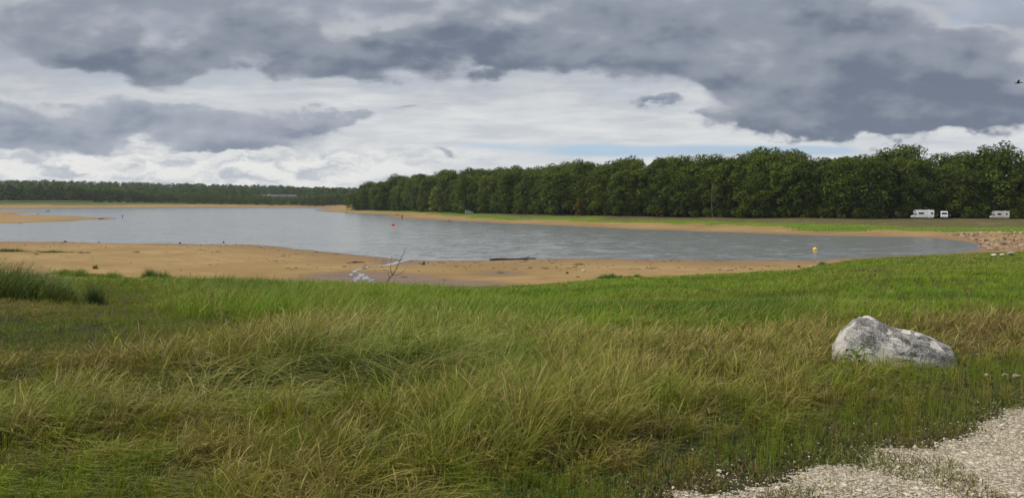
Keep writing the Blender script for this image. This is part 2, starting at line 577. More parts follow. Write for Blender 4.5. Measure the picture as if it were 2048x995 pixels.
# shallow stream across the beach
MAT_STREAM = water_material('stream_water', (.10, .08, .06), .03, .03)


def build_stream():
    runs = [([(820, 519), (800, 524), (775, 529), (748, 533), (728, 537), (716, 542), (712, 548), (722, 552), (728, 557), (716, 562), (706, 567), (700, 572)],
             [.9, .8, 1.0, .75, .35, .45, .5, .4, .6, .35, .3, .3]),
            ([(722, 552), (732, 552), (742, 557), (735, 561)], [.25, .4, .45, .15]),
            ([(728, 557), (745, 561), (762, 566)], [.3, .35, .15]),
            ([(712, 545), (706, 549), (703, 553)], [.2, .4, .1])]
    vs, fs = [], []
    for k, (pts, wd) in enumerate(runs):
        xy = np.array([on_ground(*p)[:2] for p in pts])
        wd = [q * .55 for q in wd]
        t = np.linspace(0, len(pts) - 1, len(pts) * 8)
        cx, cy = np.interp(t, range(len(pts)), xy[:, 0]), np.interp(t, range(len(pts)), xy[:, 1])
        ww = np.interp(t, range(len(pts)), wd)
        ww = ww * (.45 + 1.1 * vnoise(t * 1.7, t * 0 + k, 51))
        cx = cx + (vnoise(t * 1.3, t * 0, 61 + k) - .5) * 1.7
        dx, dy = np.gradient(cx), np.gradient(cy)
        L = np.hypot(dx, dy) + 1e-6
        nx, ny = -dy / L, dx / L
        b0 = len(vs)
        for a in range(len(t)):
            for sgn in (-1, 0, 1):
                X, Y = cx[a] + sgn * nx[a] * ww[a], cy[a] + sgn * ny[a] * ww[a]
                vs.append((X, Y, gz(X, Y) + .03 + .004 * k))
        for a in range(len(t) - 1):
            for c in (0, 1):
                i = b0 + a * 3 + c
                fs.append((i, i + 1, i + 4, i + 3))
    me = np_mesh('stream', np.array(vs), [np.array(fs)], MAT_STREAM, smooth=True)
    link('stream', me, kind='structure')


build_stream()


# ------------------------------------------------------------------ foliage
def foliage_material(name, tint=(1, 1, 1), trans=.22):
    m, n, b, out = material(name)
    col = n.attr('col', 'Color')
    oi = n.new('ShaderNodeObjectInfo')
    r = V(n, oi.outputs['Random'])
    t1 = n.mix(r, (.82, .92, .72), (1.38, 1.28, .95))
    c = n.mix(1.0, n.mix(1.0, col, t1, 'MULTIPLY'), tint, 'MULTIPLY')
    n.put(b.inputs['Base Color'], c)
    b.inputs['Roughness'].default_value = .55
    b.inputs['Specular IOR Level'].default_value = .08
    tr = n.new('ShaderNodeBsdfTranslucent')
    n.put(tr.inputs['Color'], n.mix(1.0, c, (1.1, 1.15, .6), 'MULTIPLY'))
    mx = n.new('ShaderNodeMixShader')
    mx.inputs[0].default_value = trans
    n.links.new(b.outputs[0], mx.inputs[1]); n.links.new(tr.outputs[0], mx.inputs[2])
    n.links.new(mx.outputs[0], out.inputs[0])
    return m


MAT_LEAF = foliage_material('leaves')
MAT_LEAF_PALE = foliage_material('pale_leaves', (1.7, 1.55, 2.3))
MAT_LEAF_BRIGHT = foliage_material('bright_leaves', (1.65, 1.6, 1.0))
MAT_LEAF_BROWN = foliage_material('withered_leaves', (2.2, 1.15, 1.35))
MAT_BARK = simple('bark', (.085, .068, .050), .9, var=.3, scale=3.0)
MAT_BARK_PALE = simple('pale_bark', (.24, .21, .17), .9, var=.2, scale=3.0)


def unit(v):
    return v / np.maximum(np.linalg.norm(v, axis=-1, keepdims=True), 1e-9)


def leaf_cloud(rng, height, width, n, size, base=.12, lobes=30, lobe_r=.17, top_w=.55, open_=.25):
    """vertices, quads and colours of a crown built of leaf sprays in many small lobes"""
    H, Wd = height, width
    C, R = [], []
    sx, sy = rng.uniform(-.16, .16, 2)
    for i in range(lobes):
        u = base + (1 - base) * (i + rng.random()) / lobes
        prof = math.sin(math.pi * min(1, (u * .70 + .19))) ** .7
        rad = Wd / 2 * prof
        a = i * 2.39996 + rng.random() * .9
        k = rad * math.sqrt(rng.uniform(.35, 1.0)) * .86
        C.append((math.cos(a) * k + sx * u * Wd, math.sin(a) * k + sy * u * Wd, u * H))
        R.append(lobe_r * Wd * rng.uniform(.75, 1.3))
    C.append((rng.uniform(-.1, .1) * Wd, rng.uniform(-.1, .1) * Wd, H * .93)); R.append(lobe_r * Wd)
    C, R = np.array(C), np.array(R)
    tone = rng.random(len(C))
    li = rng.choice(len(C), n, p=R ** 2 / (R ** 2).sum())
    d = unit(rng.normal(size=(n, 3)) * (1, 1, .9) + (0, 0, .30))
    rr = R[li] * rng.uniform(.55, 1.12, n) ** .7
    p = C[li] + d * rr[:, None] * (1, 1, .72)
    p[:, 2] = np.maximum(p[:, 2], .15)
    nor = unit(d * 1.0 + (0, 0, .85) + rng.normal(size=(n, 3)) * .38)
    t = unit(np.cross(nor, rng.normal(size=(n, 3))))
    bt = np.cross(nor, t)
    sz = size * rng.uniform(.55, 1.25, n)[:, None]
    asp = rng.uniform(.45, .9, n)[:, None]
    q = np.stack([p - t * sz, p - bt * sz * asp, p + t * sz, p + bt * sz * asp], 1)
    q += rng.normal(size=q.shape) * size * .12
    lo, hi = np.array([.026, .043, .008]), np.array([.116, .154, .018])
    f = np.clip(tone[li] * .55 + rng.random(n) * .45, 0, 1)[:, None]
    col = np.repeat(lo + (hi - lo) * f, 4, 0)
    return q.reshape(-1, 3), np.arange(n * 4).reshape(-1, 4), col, C


class MB:
    """collects solid pieces, builds them as one mesh"""
    def __init__(self):
        self.v, self.f, self.k = [], [], 0

    def add(self, v, f):
        v = np.asarray(v, float)
        self.v.append(v)
        self.f += [tuple(i + self.k for i in q) for q in f]
        self.k += len(v)
        return self

    def tube(self, pts, rad, seg=7):
        pts = np.asarray(pts, float); n = len(pts)
        vs, fs = [], []
        tan = unit(np.gradient(pts, axis=0))
        ref = np.array([.31, .17, .93]) if abs(tan[0, 2]) < .9 else np.array([1., .1, 0])
        for i in range(n):
            a = unit(np.cross(tan[i], ref)); b = np.cross(tan[i], a)
            for k in range(seg):
                t = 2 * math.pi * k / seg
                vs.append(pts[i] + rad[i] * (math.cos(t) * a + math.sin(t) * b))
        for i in range(n - 1):
            for k in range(seg):
                k2 = (k + 1) % seg
                fs.append((i * seg + k, i * seg + k2, (i + 1) * seg + k2, (i + 1) * seg + k))
        fs.append(tuple(range(seg))[::-1]); fs.append(tuple((n - 1) * seg + k for k in range(seg)))
        return self.add(vs, fs)

    def box(self, x0, x1, y0, y1, z0, z1):
        vs = [(x0, y0, z0), (x1, y0, z0), (x1, y1, z0), (x0, y1, z0), (x0, y0, z1), (x1, y0, z1), (x1, y1, z1), (x0, y1, z1)]
        return self.add(vs, [(3, 2, 1, 0), (4, 5, 6, 7), (0, 1, 5, 4), (1, 2, 6, 5), (2, 3, 7, 6), (3, 0, 4, 7)])

    def prism(self, prof, y0, y1):
        """profile of (x, z) extruded along y"""
        n = len(prof)
        vs = [(x, y0, z) for x, z in prof] + [(x, y1, z) for x, z in prof]
        fs = [tuple(range(n)), tuple(range(2 * n - 1, n - 1, -1))]
        fs += [(i, i + n, (i + 1) % n + n, (i + 1) % n) for i in range(n)]
        return self.add(vs, fs)

    def mesh(self, name, mat, smooth=False, bevel=0.0):
        me = bpy.data.meshes.new(name)
        me.from_pydata([tuple(v) for v in np.concatenate(self.v)], [], self.f)
        bm = bmesh.new(); bm.from_mesh(me)
        bmesh.ops.recalc_face_normals(bm, faces=bm.faces)
        if bevel:
            bmesh.ops.bevel(bm, geom=[e for e in bm.edges if e.calc_face_angle(0) > .5], offset=bevel, segments=2, affect='EDGES', clamp_overlap=True)
        bm.to_mesh(me); bm.free()
        me.materials.append(mat)
        if smooth:
            me.polygons.foreach_set('use_smooth', [True] * len(me.polygons))
        return me

    def build(self, name, mat, parent=None, smooth=False, bevel=0.0, **props):
        return link(name, self.mesh(name, mat, smooth, bevel), parent, **props)


def trunk_mesh(name, rng, H, r, tips, mat):
    b = MB()
    top = H * .72
    zz = np.linspace(-.6, top, 8)
    w = rng.normal(size=2) * .35
    cx, cy = w[0] * np.sin(zz / H * 4), w[1] * np.sin(zz / H * 3.3)
    b.tube(np.stack([cx, cy, zz], 1), r * np.interp(zz, [-.6, .5, top], [1.5, 1.05, .22]), 8)
    for i in rng.choice(len(tips), min(8, len(tips)), replace=False):
        T = tips[i]
        z0 = min(max(T[2] * .55, H * .16), top * .95)
        p0 = np.array([np.interp(z0, zz, cx), np.interp(z0, zz, cy), z0])
        mid = p0 * .45 + T * .55 + np.array([0, 0, H * .04])
        b.tube([p0, p0 * .75 + mid * .25 + (0, 0, .15), mid, T], [r * .42, r * .36, r * .22, r * .06], 5)
    return b.mesh(name, mat, True)


def make_tree(seed, H, Wd, n, size, leafmat=MAT_LEAF, barkmat=MAT_BARK, **kw):
    rng = np.random.default_rng(seed)
    v, f, c, tips = leaf_cloud(rng, H, Wd, n, size, **kw)
    crown = np_mesh('crown', v, [f], leafmat, {'col': c})
    trunk = trunk_mesh('trunk', rng, H, H * .016, tips, barkmat)
    return trunk, crown


def place_tree(proto, x, y, z, scale, rot, label, cat='tree', group=None, name='broadleaf_tree', sz=None):
    o = link(name, None, label=label, category=cat)
    if group:
        o['group'] = group
    o.location = (x, y, z)
    o.rotation_euler = (0, 0, rot)
    o.scale = (scale, scale, sz or scale)
    link('trunk', proto[0], o); link('crown', proto[1], o)
    return o


OAKS = [make_tree(100 + i, 22.0, 15.5 + (i % 3), 5200, .44, base=.05 + .03 * (i % 3), lobes=30 + 4 * (i % 4), lobe_r=.155 + .016 * (i % 3)) for i in range(8)]
SHRUBS = [make_tree(200 + i, 4.0, 5.5, 700, .30, base=.1, lobes=14, lobe_r=.2) for i in range(3)]
WILLOW = make_tree(301, 13.0, 11.0, 3000, .36, MAT_LEAF_PALE, base=.04, lobes=26, lobe_r=.17)
BRIGHT = make_tree(302, 19.0, 11.0, 3300, .48, MAT_LEAF_BRIGHT, base=.06, lobes=32, lobe_r=.145)
BARE = make_tree(303, 19.0, 12.0, 1700, .42, MAT_LEAF, MAT_BARK_PALE, base=.28, lobes=24, lobe_r=.15)
BROWN = make_tree(304, 6.5, 6.0, 800, .34, MAT_LEAF_BROWN, base=.1, lobes=14, lobe_r=.2)

# edge of the wood on the right bank
EDGE_WOOD = [(700, 416.0), (740, 416.6), (800, 418), (900, 420.8), (1000, 424), (1100, 427), (1200, 429), (1300, 431), (1400, 432.6), (1500, 434), (1600, 435),
             (1700, 436), (1800, 436.6), (1900, 437), (2048, 438), (2200, 440)]
edge = []
for (px, py) in EDGE_WOOD:
    Y = 5.75 * FPX / (py - HY)
    edge.append(((px - 1024) / FPX * Y, Y))
edge = np.array(edge)
seg = np.hypot(*np.diff(edge, axis=0).T)
arc = np.concatenate([[0], np.cumsum(seg)])


def edge_at(s, back):
    x, y = np.interp(s, arc, edge[:, 0]), np.interp(s, arc, edge[:, 1])
    x2, y2 = np.interp(s + 4, arc, edge[:, 0]), np.interp(s + 4, arc, edge[:, 1])
    x1, y1 = np.interp(s - 4, arc, edge[:, 0]), np.interp(s - 4, arc, edge[:, 1])
    dx, dy = x2 - x1, y2 - y1
    L = math.hypot(dx, dy) + 1e-9
    return x - dy / L * back, y + dx / L * back          # away from the lake


WOOD_LABEL = 'dark green broadleaf tree in the dense wood along the right bank'
WOOD_GROUP = 'trees of the wood on the right bank'
tr = np.random.default_rng(5)
for row, (back, step, hs) in enumerate(((3.5, 7.2, .86), (10, 7.4, .95), (17.5, 8.0, 1.0))):
    s = tr.uniform(0, 3)
    while s < arc[-1]:
        x, y = edge_at(s, back + tr.normal() * 2.2)
        px = 1024 + FPX * x / y
        sc = hs * tr.uniform(.88, 1.09)
        sc *= np.interp(px, [700, 722, 760, 820, 2048, 2200], [.68, .88, 1.02, 1.06, .97, .97])
        if row == 0:
            sc *= tr.choice([.8, .93, 1.0, 1.03])
        skip = row == 0 and any(abs(px - q) < 13 for q in (878, 1425, 1553))
        if px < 2150 and not skip:
            place_tree(OAKS[tr.integers(len(OAKS))], x, y, gz(x, y) - .1, sc, tr.uniform(0, 6.28), WOOD_LABEL, 'tree', WOOD_GROUP, sz=sc * tr.uniform(.94, 1.06))
        s += step * tr.uniform(.55, 1.45)


def at_edge(px, back):
    Y = np.interp(px, [p for p, _ in EDGE_WOOD], edge[:, 1]) + back
    return (px - 1024) / FPX * Y, Y


def special(px, back, proto, sc, label, name='broadleaf_tree', cat='tree'):
    x, y = at_edge(px, back)
    place_tree(proto, x, y, gz(x, y) - .1, sc, px * .37, label, cat, name=name)


special(878, -2, WILLOW, 1.15, 'pale silvery green rounded tree standing out at the front of the dark wood', 'willow_tree')
special(1555, 2, BRIGHT, 1.0, 'brighter yellow green tree at the front of the dark wood, sweeping to the ground')
special(1425, 1, BARE, .95, 'thin tree with pale bare forking limbs low at the edge of the wood')
special(1163, -1, BROWN, 1.1, 'brownish withered shrub at the foot of the dark wood', 'shrub', 'shrub')
special(1320, -2, BROWN, .7, 'small olive brown bush at the foot of the wood, right of the withered shrub', 'shrub', 'shrub')
for px in list(np.arange(716, 2120, 33)):
    px = px + tr.uniform(-14, 14)
    if min(abs(px - q) for q in (878, 938, 1163, 1320, 1845, 1888, 2000)) < 26:
        continue
    x, y = at_edge(px, tr.uniform(-1.5, 1.0))
    place_tree(SHRUBS[tr.integers(3)], x, y, gz(x, y) - .1, tr.uniform(.6, 1.15), tr.uniform(0, 6), 'low dark green shrub under the front trees of the right bank wood',
               'shrub', 'undergrowth shrubs at the foot of the wood', 'shrub')

# trees and bushes along the far shore
FAR_LABEL = 'round topped tree on the far shore at the head of the lake'
for i, (px, Y, h) in enumerate([(592, 1085, 8), (606, 1080, 9), (619, 1078, 10.5), (632, 1075, 11), (646, 1072, 12), (660, 1070, 11.5), (673, 1066, 13), (686, 1062, 11), (697, 1058, 13), (706, 1050, 13), (653, 1090, 12), (638, 1092, 12)]):
    x = (px - 1024) / FPX * Y
    place_tree(OAKS[i % 8], x, Y, gz(x, Y), h / 22 * 1.12, i * 1.3, FAR_LABEL, 'tree', 'round trees on the far shore')
for i in range(24):
    px = 190 + i * 17 + tr.uniform(-6, 6)
    Y = 1072 + tr.uniform(-8, 20)
    x = (px - 1024) / FPX * Y
    place_tree(SHRUBS[i % 3], x, Y, gz(x, Y), tr.uniform(1.0, 1.9), i * 2.1, 'grey green bush along the distant far shore', 'bush', 'bushes along the far shore', 'bush')


# ------------------------------------------------------------------ far woods: they read as one mass
def wood_mass(name, label, pts, seed, n, size):
    """pts: x, y, height"""
    rng = np.random.default_rng(seed)
    protos = [leaf_cloud(rng, 1.0, .62, n, size, base=.05, lobes=16, lobe_r=.19) for _ in range(6)]
    vs, cs = [], []
    zs = terrain(np.array([p[0] for p in pts]), np.array([p[1] for p in pts]))
    for (x, y, h), z in zip(pts, zs):
        v, f, c, _ = protos[rng.integers(6)]
        a = rng.uniform(0, 6.28); ca, sa = math.cos(a), math.sin(a)
        wd = h * rng.uniform(.85, 1.15)
        vs.append(np.stack([(v[:, 0] * ca - v[:, 1] * sa) * wd + x, (v[:, 0] * sa + v[:, 1] * ca) * wd + y, v[:, 2] * h + z - .2], 1))
        cs.append(c * rng.uniform(.75, 1.25))
    v = np.concatenate(vs)
    me = np_mesh(name, v, [np.arange(len(v)).reshape(-1, 4)], MAT_LEAF, {'col': np.concatenate(cs)})
    return link(name, me, kind='stuff', label=label, category='wood')


pts = []
for row in range(5):                                   # behind the front rows of the right bank
    s = 2.0
    while s < arc[-1] - 2:
        x, y = edge_at(s, 26 + row * 9 + tr.normal() * 2)
        if x / y > -.195 and x / y < .74:
            pts.append((x, y, tr.uniform(18.5, 22.5) * np.interp(1024 + FPX * x / y, [715, 760], [.8, 1])))
        s += 8.5 * tr.uniform(.8, 1.2)
wood_mass('inner_wood', 'dense interior of the wood behind its front trees on the right bank', pts, 71, 480, .042)
pts = []
for row in range(8):
    for px in np.arange(-260, 330, 9):
        Y = 1065 + row * 13 + tr.normal() * 4
        p = px + tr.uniform(-5, 5)
        hh = np.interp(p, [-260, 0, 120, 230, 290, 330], [26, 25.5, 25, 21, 15, 10]) * tr.uniform(.86, 1.06)
        pts.append(((p - 1024) / FPX * Y, Y, hh))
for row in range(5):
    for px in np.arange(270, 720, 6.5):
        Y = 1085 + row * 16 + tr.normal() * 5
        p = px + tr.uniform(-4, 4)
        hh = np.interp(p, [270, 330, 420, 520, 600, 660, 720], [15, 14, 12, 9.5, 9, 13, 14]) * tr.uniform(.75, 1.15)
        pts.append(((p - 1024) / FPX * Y, Y, hh))
wood_mass('shore_wood', 'dark wood standing along the far left shore of the lake', pts, 72, 380, .046)
pts = []
for k in range(2300):
    Y = 1180 + 1150 * tr.random() ** .8
    p = tr.uniform(-300, 800)
    if 495 < p < 622 and Y < 1530:
        continue
    pts.append(((p - 1024) / FPX * Y, Y, tr.uniform(15, 22)))
for k in range(150):
    Y = tr.uniform(1165, 1485)
    p = tr.uniform(485, 632)
    pts.append(((p - 1024) / FPX * Y, Y, tr.uniform(4.5, 6.5)))
wood_mass('hill_woods', 'blue green woods covering the low hills on the horizon', pts, 73, 170, .070)


# ------------------------------------------------------------------ gravel track
PATH_PX = [(1430, 1000), (1500, 983), (1590, 955), (1660, 932), (1750, 906), (1820, 884), (1890, 860), (1960, 836), (2048, 804), (2200, 750)]


def path_line(x):
    pts = np.array([on_ground(min(p, 2047), q)[:2] if p <= 2048 else (on_plane(p, q, 6.35)) for p, q in PATH_PX])
    k0 = (pts[1] - pts[0]) / (pts[1][0] - pts[0][0])
    a = np.vstack([pts[0] - k0 * 6, pts, pts[-1] + np.array([1.0, .6]) * 25])
    return np.interp(x, a[:, 0], a[:, 1])


def stone_noise(x, y):
    return fbm(x * 1.6, y * 1.6, 77, 4) - .5


def track_amount(x, y):
    """> 0 on the gravel track, in metres from its ragged edge"""
    return (path_line(x) - y) * .82 + stone_noise(x, y) * .95


def gravel_material():
    m, n, b, out = material('gravel_track')
    g = n.new('ShaderNodeNewGeometry')
    P = g.outputs['Position']
    flat = n.scale(P, 1, 1, 0)
    big = n.noise(flat, 1.3, 5, .65)
    c1 = n.voronoi(flat, 38.0, out='Color')
    d1 = n.voronoi(flat, 38.0)
    r, gg, bb = n.sep(c1)
    stone = n.mix(r, (.32, .265, .175), (.56, .50, .38))
    stone = n.mix(n.step(gg, .72, .9) * .7, stone, (.30, .20, .13))
    stone = n.mix(n.step(d1, .46, .66), stone, (.22, .175, .125))
    dirt = n.mix(n.noise(flat, 30, 3, .6), (.20, .155, .10), (.33, .27, .19))
    col = n.mix(n.step(big, .60, .76) * .7, stone, dirt)
    n.put(b.inputs['Base Color'], col)
    b.inputs['Roughness'].default_value = .9
    bp = n.new('ShaderNodeBump')
    bp.inputs['Strength'].default_value = .9; bp.inputs['Distance'].default_value = .015
    n.put(bp.inputs['Height'], 1.0 - d1)
    n.links.new(bp.outputs[0], b.inputs['Normal'])
    return m


def build_track():
    gx = np.linspace(-4, 22, 340); gy = np.linspace(-4, 16, 300)
    X, Y = np.meshgrid(gx, gy)
    am = track_amount(X, Y)
    z = terrain(X, Y) + .006 + .012 * np.clip(am, -.3, .3) + .012 * (fbm(X * 3, Y * 3, 5, 3) - .5)
    i, j = np.meshgrid(np.arange(len(gy) - 1), np.arange(len(gx) - 1), indexing='ij')
    w_ = len(gx)
    q = np.stack([i * w_ + j, i * w_ + j + 1, (i + 1) * w_ + j + 1, (i + 1) * w_ + j], -1).reshape(-1, 4)
    keep = (am.ravel()[q] > -.05).all(1)
    used, inv = np.unique(q[keep], return_inverse=True)
    me = np_mesh('gravel_track', np.stack([X, Y, z], -1).reshape(-1, 3)[used], [inv.reshape(-1, 4)], gravel_material(), smooth=True)
    link('path', me, kind='structure')


build_track()


def ico(sub):
    bm = bmesh.new(); bmesh.ops.create_icosphere(bm, subdivisions=sub, radius=1.0)
    v = np.array([p.co[:] for p in bm.verts]); f = np.array([[p.index for p in q.verts] for q in bm.faces])
    bm.free()
    return v, f


def stone_material(name, a, b_, c_, scale=4.0):
    m, n, b, out = material(name)
    tc = n.new('ShaderNodeTexCoord')
    P = tc.outputs['Object']
    oi = n.new('ShaderNodeObjectInfo')
    r = V(n, oi.outputs['Random'])
    off = n.vmath('ADD', P, n.xyz(r * 31.0, r * 17.0, r * 7.0))
    f = n.noise(off, scale, 6, .65)
    f2 = n.noise(off, scale * 5, 4, .7)
    c = n.mix(n.step(f, .35, .65), a, b_)
    c = n.mix(n.step(f2, .5, .7) * .7, c, c_)
    c = n.mix(r, n.mix(1.0, c, (.72, .72, .72), 'MULTIPLY'), n.mix(1.0, c, (1.2, 1.17, 1.12), 'MULTIPLY'))
    n.put(b.inputs['Base Color'], c)
    b.inputs['Roughness'].default_value = .88
    bp = n.new('ShaderNodeBump'); bp.inputs['Strength'].default_value = .5; bp.inputs['Distance'].default_value = .04
    n.put(bp.inputs['Height'], f2 + f)
    n.links.new(bp.outputs[0], b.inputs['Normal'])
    return m


def attr_material(name, rough=.85):
    m, n, b, out = material(name)
    g = n.new('ShaderNodeNewGeometry')
    f = n.noise(g.outputs['Position'], 60, 3, .6)
    n.put(b.inputs['Base Color'], n.mix(1.0, n.attr('col', 'Color'), n.mix(n.step(f, .3, .7), (.82, .82, .82), (1.1, 1.1, 1.1)), 'MULTIPLY'))
    b.inputs['Roughness'].default_value = rough
    return m


def build_gravel():
    rng = np.random.default_rng(41)
    n = 110000
    y = rng.uniform(1.5, 12.0, n * 2)
    x = rng.uniform(.0, 1.0, n * 2) * (1.5 + .72 * y) + .05 * y
    am = track_amount(x, y)
    patch = fbm(x * 1.3, y * 1.3, 19, 3)
    pr = np.where(am > 0, np.clip(1.25 - 1.0 * ss(patch, .58, .74), .3, 1), .26 * np.exp(np.minimum(am, 0) / .15))
    k = rng.random(len(x)) < pr
    x, y = x[k][:n], y[k][:n]
    n = len(x)
    z = terrain(x, y) + .012
    v, f = ico(1)
    v = v[:, :]
    v0, f0 = ico(1)
    base = np.array([v0 * (1 + .22 * rng.normal(size=(len(v0), 1))) for _ in range(24)])
    r = .0034 + .0056 * rng.random(n) ** 2.4 + (rng.random(n) < .012) * .010
    sc = r[:, None] * rng.uniform(.7, 1.35, (n, 3)) * (1, 1, .62)
    a = rng.uniform(0, 6.28, n)
    B = base[rng.integers(24, size=n)] * sc[:, None, :]
    ca, sa = np.cos(a)[:, None], np.sin(a)[:, None]
    vv = np.stack([B[..., 0] * ca - B[..., 1] * sa + x[:, None], B[..., 0] * sa + B[..., 1] * ca + y[:, None], B[..., 2] + z[:, None]], -1)
    t = rng.random((n, 1))
    col = np.array([.36, .30, .20]) + (np.array([.66, .60, .46]) - np.array([.36, .30, .20])) * t
    br = rng.random(n) < .13
    col[br] = np.array([.27, .19, .125]) * rng.uniform(.6, 1.2, (br.sum(), 1))
    fa = (f0[None] + (np.arange(n) * len(v0))[:, None, None]).reshape(-1, 3)
    me = np_mesh('gravel', vv.reshape(-1, 3), [fa], attr_material('gravel_stones'), {'col': np.repeat(col, len(v0), 0)})
    link('gravel', me, kind='stuff', label='pale limestone gravel loose on the track at the lower right', category='gravel')


build_gravel()


# ------------------------------------------------------------------ grass
def grass_material(name, trans=.20):
    m, n, b, out = material(name)
    g = n.new('ShaderNodeNewGeometry')
    P = g.outputs['Position']
    col = n.attr('col', 'Color')
    f = n.noise(P, 5.0, 3, .6)
    col = n.mix(1.0, col, n.mix(f, (.80, .82, .80), (1.2, 1.18, 1.15)), 'MULTIPLY')
    n.put(b.inputs['Base Color'], col)
    b.inputs['Roughness'].default_value = .5
    b.inputs['Specular IOR Level'].default_value = .12
    tr = n.new('ShaderNodeBsdfTranslucent')
    n.put(tr.inputs['Color'], col)
    mx = n.new('ShaderNodeMixShader'); mx.inputs[0].default_value = trans
    n.links.new(b.outputs[0], mx.inputs[1]); n.links.new(tr.outputs[0], mx.inputs[2])
    n.links.new(mx.outputs[0], out.inputs[0])
    return m


MAT_GRASS = grass_material('grass')


def blades(name, label, x, y, h, ldir, lean, curve, width, cb, ct, K=4, rng=RNG, floor=.02, tipw=.12, z=None, head=None):
    """one mesh of curved tapering blades; every argument per blade"""
    n = len(x)
    z = terrain(x, y) if z is None else z
    seg = (h / K)
    hx = np.zeros(n); hz = np.zeros(n)
    A = ldir + np.pi / 2 + rng.uniform(-1.0, 1.0, n)
    wx, wy = np.cos(A), np.sin(A)
    vs = np.empty((n, K + 1, 2, 3), np.float32); cs = np.empty((n, K + 1, 2, 3), np.float32)
    sway = rng.normal(size=n) * .25
    for k in range(K + 1):
        u = k / K
        if k:
            phi = lean + curve * ((k - .5) / K) ** 1.4
            hx += seg * np.sin(phi); hz += seg * np.cos(phi)
        dd = ldir + sway * u
        cx, cy = x + hx * np.cos(dd), y + hx * np.sin(dd)
        cz = z + np.maximum(hz, floor * (k > 0) * (1 + (np.arange(n) % 7)))
        prof = max(tipw, (1 - u ** 1.8)) * (.75 + .5 * u if u < .5 else 1)
        ww = width * prof * .5
        if head is not None and k >= K - 1:
            ww = np.where(head, width * (.62 if k == K - 1 else .2), ww)
        vs[:, k, 0] = np.stack([cx - wx * ww, cy - wy * ww, cz], 1)
        vs[:, k, 1] = np.stack([cx + wx * ww, cy + wy * ww, cz], 1)
        c = cb + (ct - cb) * (u ** 1.3)
        cs[:, k, 0] = c; cs[:, k, 1] = c
    m = (K + 1) * 2
    b = (np.arange(n) * m)[:, None]
    f = np.stack([np.stack([b[:, 0] + 2 * k, b[:, 0] + 2 * k + 1, b[:, 0] + 2 * k + 3, b[:, 0] + 2 * k + 2], 1) for k in range(K)], 1).reshape(-1, 4)
    me = np_mesh(name, vs.reshape(-1, 3), [f], MAT_GRASS, {'col': cs.reshape(-1, 3)})
    return link(name, me, kind='stuff', label=label, category='grass')


